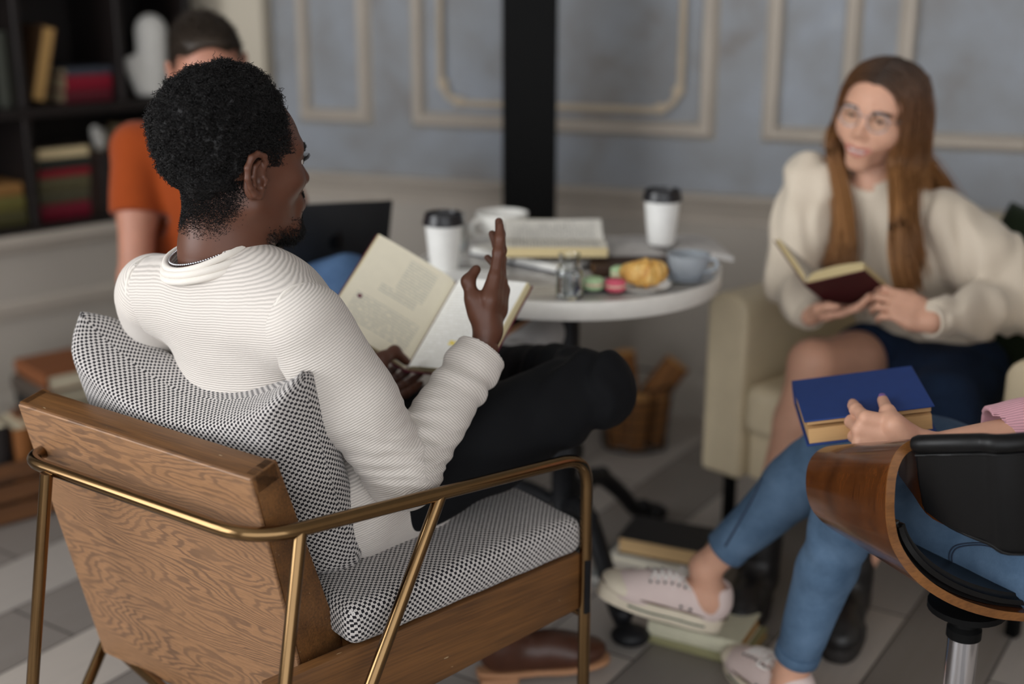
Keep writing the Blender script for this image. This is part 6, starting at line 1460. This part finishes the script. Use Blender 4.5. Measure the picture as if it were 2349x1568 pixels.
# back rest: ply wing plus leather pad wrapping round behind
top = [at_y(*q) for q in ((2098, 1014, 1.675), (2160, 1012, 1.645), (2250, 1010, 1.615), (2349, 1008, 1.60))]; bot = [at_y(*q) for q in ((2118, 1168, 1.70), (2180, 1212, 1.665), (2260, 1247, 1.63), (2349, 1275, 1.615))]
def mirx(l): c = V((ctr.x + .02, 0, 0)); r = [];
def mirror_pts(l): return [p - lat * 2 * (p - ctr).dot(lat) for p in l][::-1]
TT = spline(top + mirror_pts(top), 5); BB2 = spline(bot + mirror_pts(bot), 5)
def sheet(T_, B_, th, n=8, off=0., bulge=0.):
    b = B(); bm = b.bm; m = len(T_); rows = []
    cen = sum(T_, V((0, 0, 0))) / m + V((0, .25, 0))
    for o in (off, off + th):
        g = []
        for i in range(m):
            out = (T_[i] - cen); out.z = 0; out.normalize(); g.append([bm.verts.new(T_[i].lerp(B_[i], j / n) - out * (o) + out * bulge * math.sin(math.pi * j / n) * (1 if o == off else -1)) for j in range(n + 1)])
        rows.append(g)
    A, C = rows
    for i in range(m - 1):
        for j in range(n): bm.faces.new((A[i][j], A[i + 1][j], A[i + 1][j + 1], A[i][j + 1])); bm.faces.new((C[i][j], C[i][j + 1], C[i + 1][j + 1], C[i + 1][j]))
        for j in (0, n): bm.faces.new((A[i][j], A[i + 1][j], C[i + 1][j], C[i][j]))
    for i in (0, m - 1):
        for j in range(n): bm.faces.new((A[i][j], A[i][j + 1], C[i][j + 1], C[i][j]))
    bmesh.ops.recalc_face_normals(bm, faces=bm.faces[:]); return b
b = sheet(TT, BB2, .034, 8, -.006, .004); bmesh.ops.bevel(b.bm, geom=[e for e in b.bm.edges if len(e.link_faces) == 2 and e.calc_face_angle(0) > .9], offset=.006, segments=3, affect='EDGES'); pad_ = link('back_pad', b.mesh(smooth=60), M['black_leather'], bw, True)
b = B(); b.tube([p + V((0, 0, -.003)) for p in TT], [.011] + [.0135] * (len(TT) - 2) + [.011], 12); b.tube([p + V((0, -.0085, -.0165)) for p in TT], .0016, 6); b.tube([t_.lerp(b_, .96) + V((0, -.009, 0)) for t_, b_ in zip(TT, BB2)], .0014, 6); link('top_roll', b.mesh(smooth=60), M['black_leather'], pad_, True)
wt = [at_y(*q) for q in ((2060, 1052, 1.80), (2092, 1030, 1.745), (2140, 1030, 1.70), (2250, 1035, 1.66), (2349, 1035, 1.645))]; wb_ = [at_y(*q) for q in ((2061, 1088, 1.80), (2092, 1130, 1.755), (2140, 1190, 1.71), (2250, 1230, 1.665), (2349, 1245, 1.65))]
TT2 = spline(wt + mirror_pts(wt), 4); BB3 = spline(wb_ + mirror_pts(wb_), 4); b = sheet(TT2, BB3, .012, 4); link('back_shell', b.mesh(smooth=40), M['walnut'], bw, True)
# chrome post and base
pc = at_z(2213, 1432, .365); 
b = B(); b.lathe([(0, .05), (.024, .05), (.024, .335), (.0245, .352), (.0, .352)], 32, Matrix.Translation((pc.x, pc.y, 0))); link('post', b.mesh(smooth=40), M['chrome'], bw, True)
b = B(); b.lathe([(0, .345), (.027, .345), (.027, .36), (.02, .366), (.017, .39), (.06, .392), (.06, .402), (0, .402)], 28, Matrix.Translation((pc.x, pc.y, 0))); link('collar', b.mesh(smooth=40), M['black_paint'], bw, True)
b = B(); b.lathe([(0, 0), (.175, 0), (.18, .004), (.17, .012), (.07, .03), (.03, .06), (0, .06)], 48, Matrix.Translation((pc.x, pc.y, 0))); link('base', b.mesh(smooth=40), M['chrome'], bw, True)
c_tl = at_z(1813, 873, .665); c_tr = at_z(2097, 836, .70); c_bl = at_z(1848, 966, .655); c_br = at_z(2138, 932, .690)
ez0 = (c_tr - c_bl).cross(c_tl - c_br).normalized(); ez0 = ez0 if ez0.z > 0 else -ez0; cc0 = (c_tl + c_tr + c_bl + c_br) / 4
def on_cover(px, py, off=0.): r = ray(px, py); o = V((0, 0, EYE)); t = (cc0 + ez0 * off - o).dot(ez0) / r.dot(ez0); return o + r * t
# ------------------------------------------------------------------ girl in pink sweater and jeans, mostly beyond the right edge
gw = thing('person', 'person in pink ribbed sweater, light jeans and white sneakers seated at the right edge', 'person', (.88, 1.95, 0))
gPel = V((.885, 1.89, .50)); K1 = at_y(1940, 1006, 2.18); A1 = at_y(1618, 1302, 2.27); K2 = at_y(1945, 1165, 2.02); A2 = at_y(1815, 1540, 2.105); H1 = gPel + V((-.01, .075, .01)); H2 = gPel + V((-.03, -.075, -.01))
gnb = V((1.12, 1.93, 1.02)); gShL = V((1.04, 1.80, .94)); gShR = V((1.10, 2.10, .95)); gEl = at_y(2440, 985, 1.89); gWr = at_y(2118, 1032, 1.868)
gd = (at_y(1990, 1004, 1.885) - gWr).normalized()
tw_ = [at_y(2078, 1008, 1.866), at_y(2052, 974, 1.868), on_cover(2036, 944, .012), on_cover(2025, 917, .0075)]
S = SDF(.0018); Xr = V((-.25, .35, .9)); hp_, hRm = hand_ops(S, gWr, gd, (.1, .95, -.1), (-.1, .1, 1), 1.08, thumb_world=tw_, curl=((74, 12, 5), (80, 14, 6), (84, 14, 6), (84, 14, 6)), spread=(6, 0, -4, -9))
S.cone(gWr, gWr.lerp(gEl, .6), .0235, .032, .012); gH = S.net(); print('thumb tip px', [tuple(round(x, 3) for x in p) for p in hp_[4]])
h1 = at_y(1640, 1436, 2.30) + V((0, -.01, 0)); t1 = at_y(1340, 1348, 2.27); f1 = (t1 - h1).normalized(); u1 = V((.28, -.08, 1)); u1 = (u1 - f1 * u1.dot(f1)).normalized()
h2 = V((A2.x + .022, A2.y - .044, .001)); f2 = V((-.38, .925, 0)).normalized(); u2 = V((0, 0, 1))
S = SDF(.005)
for A_, h_, f_, u_ in ((A1, h1, f1, u1), (A2, h2, f2, u2)):
    q0 = h_ + f_ * .045 + u_ * .062; S.chain([A_, q0, h_ + f_ * .11 + u_ * .052], [.031, .034, .028], .02); S.cone(q0, h_ + f_ * .03 + u_ * .045, .032, .030, .02)
S.ell(gPel, (.12, .1, .08)).cone(gPel, gnb - V((0, 0, .12)), .08, .085, .04).chain([H1, K1, A1], [.06, .042, .030]).chain([H2, K2, A2], [.06, .042, .030]).cone(gShL, gEl, .034, .03).cone(gShR, gShR + V((-.02, .12, -.25)), .034, .03).cone(gnb - V((0, 0, .08)), gnb + V((0, 0, .05)), .055, .046, .02)
HMg = head_frame(gnb + V((-.04, .0, .14)), (-.8, .55, -.15), (0, 0, 1)); S2 = SDF(.004); head_ops(S2, HMg, fem=True); S2.cone(HMg @ V((0, -.03, -.06)), gnb, .045, .048, .03); gHd = S2.net()
gB = S.net(); Pv, F = join(gH, gB, gHd); link('body', mesh_np('body', Pv, F, True, {'lip': head_lip_attr(Pv, HMg, True) * .7}), M['skin_pale'], gw, True)
# violet nail on the thumb
tp = hp_[4]; td = (tp[3] - tp[2]).normalized(); nn = (ez0 - td * ez0.dot(td)).normalized(); b = B(); b.ell(tp[3] + td * .003 + nn * .0068, (.0058, .0092, .0034), Matrix((td.cross(nn), td, nn)).transposed()); link('thumbnail', b.mesh(smooth=180), m_nail((118, 84, 150)), gw, True, 'violet painted thumbnail')
S = SDF(.004, HMg); S.ell((0, -.025, .04), (.085, .105, .095), k=.02).cone((0, -.08, .02), (0, -.1, -.16), .07, .05, .03); S.ell((0, .128, -.02), (.075, .075, .10), k=.02, op='sub'); Pv, F = S.net(); link('hair', mesh_np('hair', Pv, F), M['brown_hair'], gw, True)
# jeans
S = SDF(.0045); S.ell(gPel, (.165, .14, .11), k=.04).chain([H1, H1.lerp(K1, .5), K1], [.092, .084, .068], .03).chain([K1, K1.lerp(A1, .35), A1.lerp(K1, .16)], [.064, .060, .040], .015)
S.chain([H2 + V((0, 0, -.01)), H2.lerp(K2, .5), K2], [.106, .086, .060], .03).chain([K2, K2.lerp(A2, .35), A2.lerp(K2, .10)], [.056, .052, .040], .015)
def jf(P):
    r = 0
    for K_, A_, H_ in ((K1, A1, H1), (K2, A2, H2)):
        v = P - np.array(K_); d = np.sqrt((v * v).sum(-1)); a = np.array((A_ - K_).normalized()); h = np.array((H_ - K_).normalized()); r = r + .004 * np.exp(-(d / .10) ** 2) * np.sin((v @ a - v @ h) * 70 + vnoise(P, 15, 2) * 2)
        w = (P - np.array(A_)); da = np.sqrt((w * w).sum(-1)); r = r + .002 * np.exp(-(da / .07) ** 2) * np.sin((w @ a) * 120)
    return -(r + .003 * vnoise(P, 13, 3)).astype(np.float32)
S.disp(jf); S.cut(A1.lerp(K1, .15), A1 - K1, .07); S.cut(A2.lerp(K2, .10), A2 - K2, .07)
jn = garment('jeans', S, M['light_jean'], gw, 1)
for A, K_, q in ((A1, K1, .15), (A2, K2, .10)):
    d = (A - K_).normalized(); R_ = frame(d); b = B(); c0 = A.lerp(K_, q); b.lathe([(.036, -.022), (.0422, -.022), (.0428, -.012), (.0425, .0), (.040, .003), (.036, .0)], 30, rt(R_, c0)); link('hem', b.mesh(smooth=50), M['light_jean'], jn, True)
# side seam and pocket stitching
def surf_line(pts, name):
    b = B(); b.tube(spline(pts, 6), .0013, 6); link(name, b.mesh(smooth=180), M['stitch'], jn, True)
from mathutils.bvhtree import BVHTree
_jt = BVHTree.FromPolygons([v.co for v in jn.data.vertices], [tuple(p.vertices) for p in jn.data.polygons]); _cam = V((0, 0, EYE)) - V(gw.location)
def stitch(name, pix, r=.0011):
    pts = []
    for q in pix:
        h = _jt.ray_cast(_cam, ray(*q).normalized())
        if h[0]: pts.append(h[0] + h[1] * .0006)
    if len(pts) > 2: b = B(); b.tube(spline(pts, 5), r, 6); link(name, b.mesh(smooth=180), M['stitch'], jn)
stitch('side_seam', [(1822, 975), (1795, 1012), (1769, 1049), (1748, 1095), (1729, 1139), (1702, 1187), (1677, 1230), (1664, 1252)], .0022)
stitch('pocket_seam', [(2300, 1258), (2262, 1246), (2225, 1245), (2195, 1250), (2181, 1262), (2178, 1280), (2182, 1305), (2188, 1332), (2196, 1352)])
stitch('pocket_seam', [(2300, 1262), (2262, 1251), (2227, 1250), (2199, 1255), (2187, 1266), (2184, 1282), (2188, 1305), (2194, 1332), (2202, 1352)])
# sneakers
def sneaker(heel, f, u):
    f = V(f).normalized(); u = V(u); u = (u - f * u.dot(f)).normalized(); s = f.cross(u) * -1; s = u.cross(f); Mx = rt(Matrix((f, s, u)).transposed(), heel)
    S = SDF(.003, Mx); S.ell((.045, 0, .055), (.045, .036, .05), k=.02).cone((.03, 0, .06), (.035, 0, .078), .034, .032, .02).ell((.13, 0, .045), (.08, .040, .042), k=.03).ell((.20, 0, .032), (.055, .043, .028), k=.03).cone((.10, 0, .06), (.135, 0, .07), .026, .018, .02)
    S.ell((.068, 0, .115), (.052, .030, .056), k=.006, op='sub'); S.cut((0, 0, .012), (0, 0, -1), .5); Pv, F = S.net(); o = link('sneaker', mesh_np('sneaker', Pv, F), M['canvas'], gw, True)
    def outline(e=0.):
        pts = []
        for t in np.linspace(0, 2 * math.pi, 53)[:-1]: x = .128 - math.cos(t) * (.134 + e); w = .0375 + e + .007 / (1 + math.exp(-(x - .13) * 40)) - .004 * math.exp(-((x - .11) / .04) ** 2); pts.append((x, math.copysign(abs(math.sin(t)) ** .72, math.sin(t)) * w))
        return pts
    b = B(); b.prism(outline(.001), .036, Mx, .004, 2); link('sole', b.mesh(smooth=40), M['rubber'], o, True)
    b = B(); b.tube([Mx @ V((x, y, .0355)) for x, y in outline(.0016)], .0024, 6, closed=True); link('brown_stripe', b.mesh(smooth=60), M['brown_line'], o, True)
    b = B(); q = [p for p in outline(.0018) if .03 < p[0] < .21]; b.tube([Mx @ V((x, y, .014)) for x, y in q if y > 0], .002, 6); b.tube([Mx @ V((x, y, .014)) for x, y in q if y < 0], .002, 6); link('green_stripe', b.mesh(smooth=60), M['green_line'], o, True)
    S = SDF(.003, Mx); S.ell((.222, 0, .034), (.043, .041, .022), k=.01); S.cut((0, 0, .028), (0, 0, -1), .5); Pv, F = S.net(); link('toe_cap', mesh_np('toe', Pv, F), M['rubber'], o, True)
    from mathutils.bvhtree import BVHTree
    me = o.data; vs = [v.co for v in me.vertices]; tree = BVHTree.FromPolygons(vs, [tuple(p.vertices) for p in me.polygons]); Lc = Matrix.Translation(-gw.location)
    def hit(x, y, z=.2):
        p = Lc @ (Mx @ V((x, y, z))); h = tree.ray_cast(p, -(Mx.to_3x3() @ V((0, 0, 1)))); return h[0] if h[0] else Lc @ (Mx @ V((x, y, .07)))
    rows = [.108, .122, .136, .150, .164, .178]
    for p in [hit(x, y) for x in rows for y in (-.024, .024)] + [Lc @ (Mx @ V((x, sg * .0415, .047))) for x in (.085, .105) for sg in (-1, 1)]:
        b = B(); b.ell(p, (.0032, .0032, .0032), None, 8, 6); link('eyelet', b.mesh(smooth=180), M['eyelet'], o)
    b = B()
    for x0, x1 in zip(rows[:-1], rows[1:]):
        for sg in (-1, 1): b.tube([hit(x0, sg * .022) + (Mx.to_3x3() @ V((0, 0, .003))), (hit((x0 + x1) / 2, 0) + (Mx.to_3x3() @ V((0, 0, .004)))), hit(x1, -sg * .022) + (Mx.to_3x3() @ V((0, 0, .003)))], .0024, 6)
    k = hit(.102, 0) + (Mx.to_3x3() @ V((0, 0, .006))); R3 = Mx.to_3x3()
    for sg in (-1, 1):
        lp_ = [k, k + R3 @ V((.012, sg * .022, .014)), k + R3 @ V((.004, sg * .040, .012)), k + R3 @ V((-.006, sg * .026, .004)), k]; b.tube(spline(lp_, 6), .0026, 6); b.tube(spline([k, k + R3 @ V((.014, sg * .014, .004)), k + R3 @ V((.03, sg * .03, -.006))], 5), .0022, 6)
    b.ell(k, (.006, .006, .005), None, 10, 8); link('laces', b.mesh(smooth=180), M['lace'], o)
    return o
sneaker(h1, f1, u1); sneaker(h2, f2, u2)
# feet inside the sneakers (skin at the instep)
# pink sweater
M['pink'] = m_rib('pink_rib_knit', (222, 168, 178), .0042)
cfA = at_y(2262, 985, 1.90)
S = SDF(.004); S.chain([gShL, gShL.lerp(gEl, .5), gEl], [.06, .056, .052], .02).chain([gEl, gEl.lerp(cfA, .5), cfA], [.05, .046, .037], .02); fd_ = (cfA - gEl).normalized(); S.cut(cfA, fd_, .08); S.cone(cfA - fd_ * .02, cfA + fd_ * .03, .031, .033, .003, op='sub')
S.disp(lambda P: -(.005 * vnoise(P, 22, 7)).astype(np.float32)); Ps_, Fs_ = S.net(relax=1); v = Ps_ - np.array(gEl); ax_ = np.array(fd_); sx_ = np.array(fd_.cross(V((0, 0, 1))).normalized()); uz_ = np.cross(sx_, ax_); rb1 = np.arctan2(v @ uz_, v @ sx_) * .04
S = SDF(.007); S.ell(gPel.lerp(gnb, .62), (.135, .11, .17), k=.03).ell(gPel.lerp(gnb, .25), (.13, .115, .15), k=.04).cone(gnb - V((0, 0, .06)), gShL, .06, .056, .03).cone(gnb - V((0, 0, .06)), gShR, .06, .056, .03).chain([gShR, gShR + V((-.02, .12, -.25))], [.06, .05], .02); Pt_, Ft_ = S.net(); rb2 = Pt_[:, 0] * .8 + Pt_[:, 1] * .6
Pv, F = join((Ps_, Fs_), (Pt_, Ft_)); link('sweater', mesh_np('sweater', Pv, F, True, {'rib': np.concatenate([rb1, rb2])}), M['pink'], gw, True)
# the blue hardcover book on her thigh
ex = ((c_tr - c_tl) + (c_br - c_bl)); ex.normalize(); ey = ((c_tl - c_bl) + (c_tr - c_br)); ey = ey - ex * ey.dot(ex); ey.normalize(); ez = ex.cross(ey); bh = ((c_tr - c_tl).length + (c_br - c_bl).length) / 2; bwid = ((c_tl - c_bl).length + (c_tr - c_br).length) / 2 * .98; BTK = .046
bo = (c_tl + c_tr + c_bl + c_br) / 4 - ez * BTK
# spine on the far side: local x from the spine to the fore edge = -ey, local y along ex
Rb = Matrix((-ey, ex, (-ey).cross(ex))).transposed()
blue = thing('book', 'thick blue hardcover book held on the jeans knee with a thumb on its cover', 'book', bo, Rb); ct = .003
up = 1 if ((-ey).cross(ex)).z > 0 else -1
b = B(); b.box((bwid, bh, ct), None, .001, 1, (0, 0, up * ct / 2)); b.box((bwid, bh, ct), None, .001, 1, (0, 0, up * (BTK - ct / 2))); b.grid(lambda u, v: V((-bwid / 2 - .006 * math.sin(math.pi * v), (u - .5) * bh, up * BTK * v)), 2, 9); b.box((ct, bh, BTK - ct), None, 0, 1, (-bwid / 2 + ct / 2, 0, up * BTK / 2)); link('cover', b.mesh(smooth=40), cover((30, 58, 118), .7), blue)
b = B(); b.box((bwid - .008, bh - .010, BTK * .62 - ct), None, 0, 1, (-.002, 0, up * (ct + (BTK * .62 - ct) / 2))); link('pages', b.mesh(), pages((222, 178, 124)), blue)
b = B(); b.hexa([(-bwid / 2 + .004, -bh / 2 + .005, up * BTK * .64), (bwid / 2 - .008, -bh / 2 + .005, up * (BTK * .64 + .006)), (bwid / 2 - .008, bh / 2 - .005, up * (BTK * .64 + .004)), (-bwid / 2 + .004, bh / 2 - .005, up * BTK * .64), (-bwid / 2 + .004, -bh / 2 + .005, up * (BTK - ct)), (bwid / 2 - .006, -bh / 2 + .005, up * (BTK - ct)), (bwid / 2 - .006, bh / 2 - .005, up * (BTK - ct)), (-bwid / 2 + .004, bh / 2 - .005, up * (BTK - ct))]); link('pages', b.mesh(), pages((226, 184, 132)), blue)
bpy.context.view_layer.update()
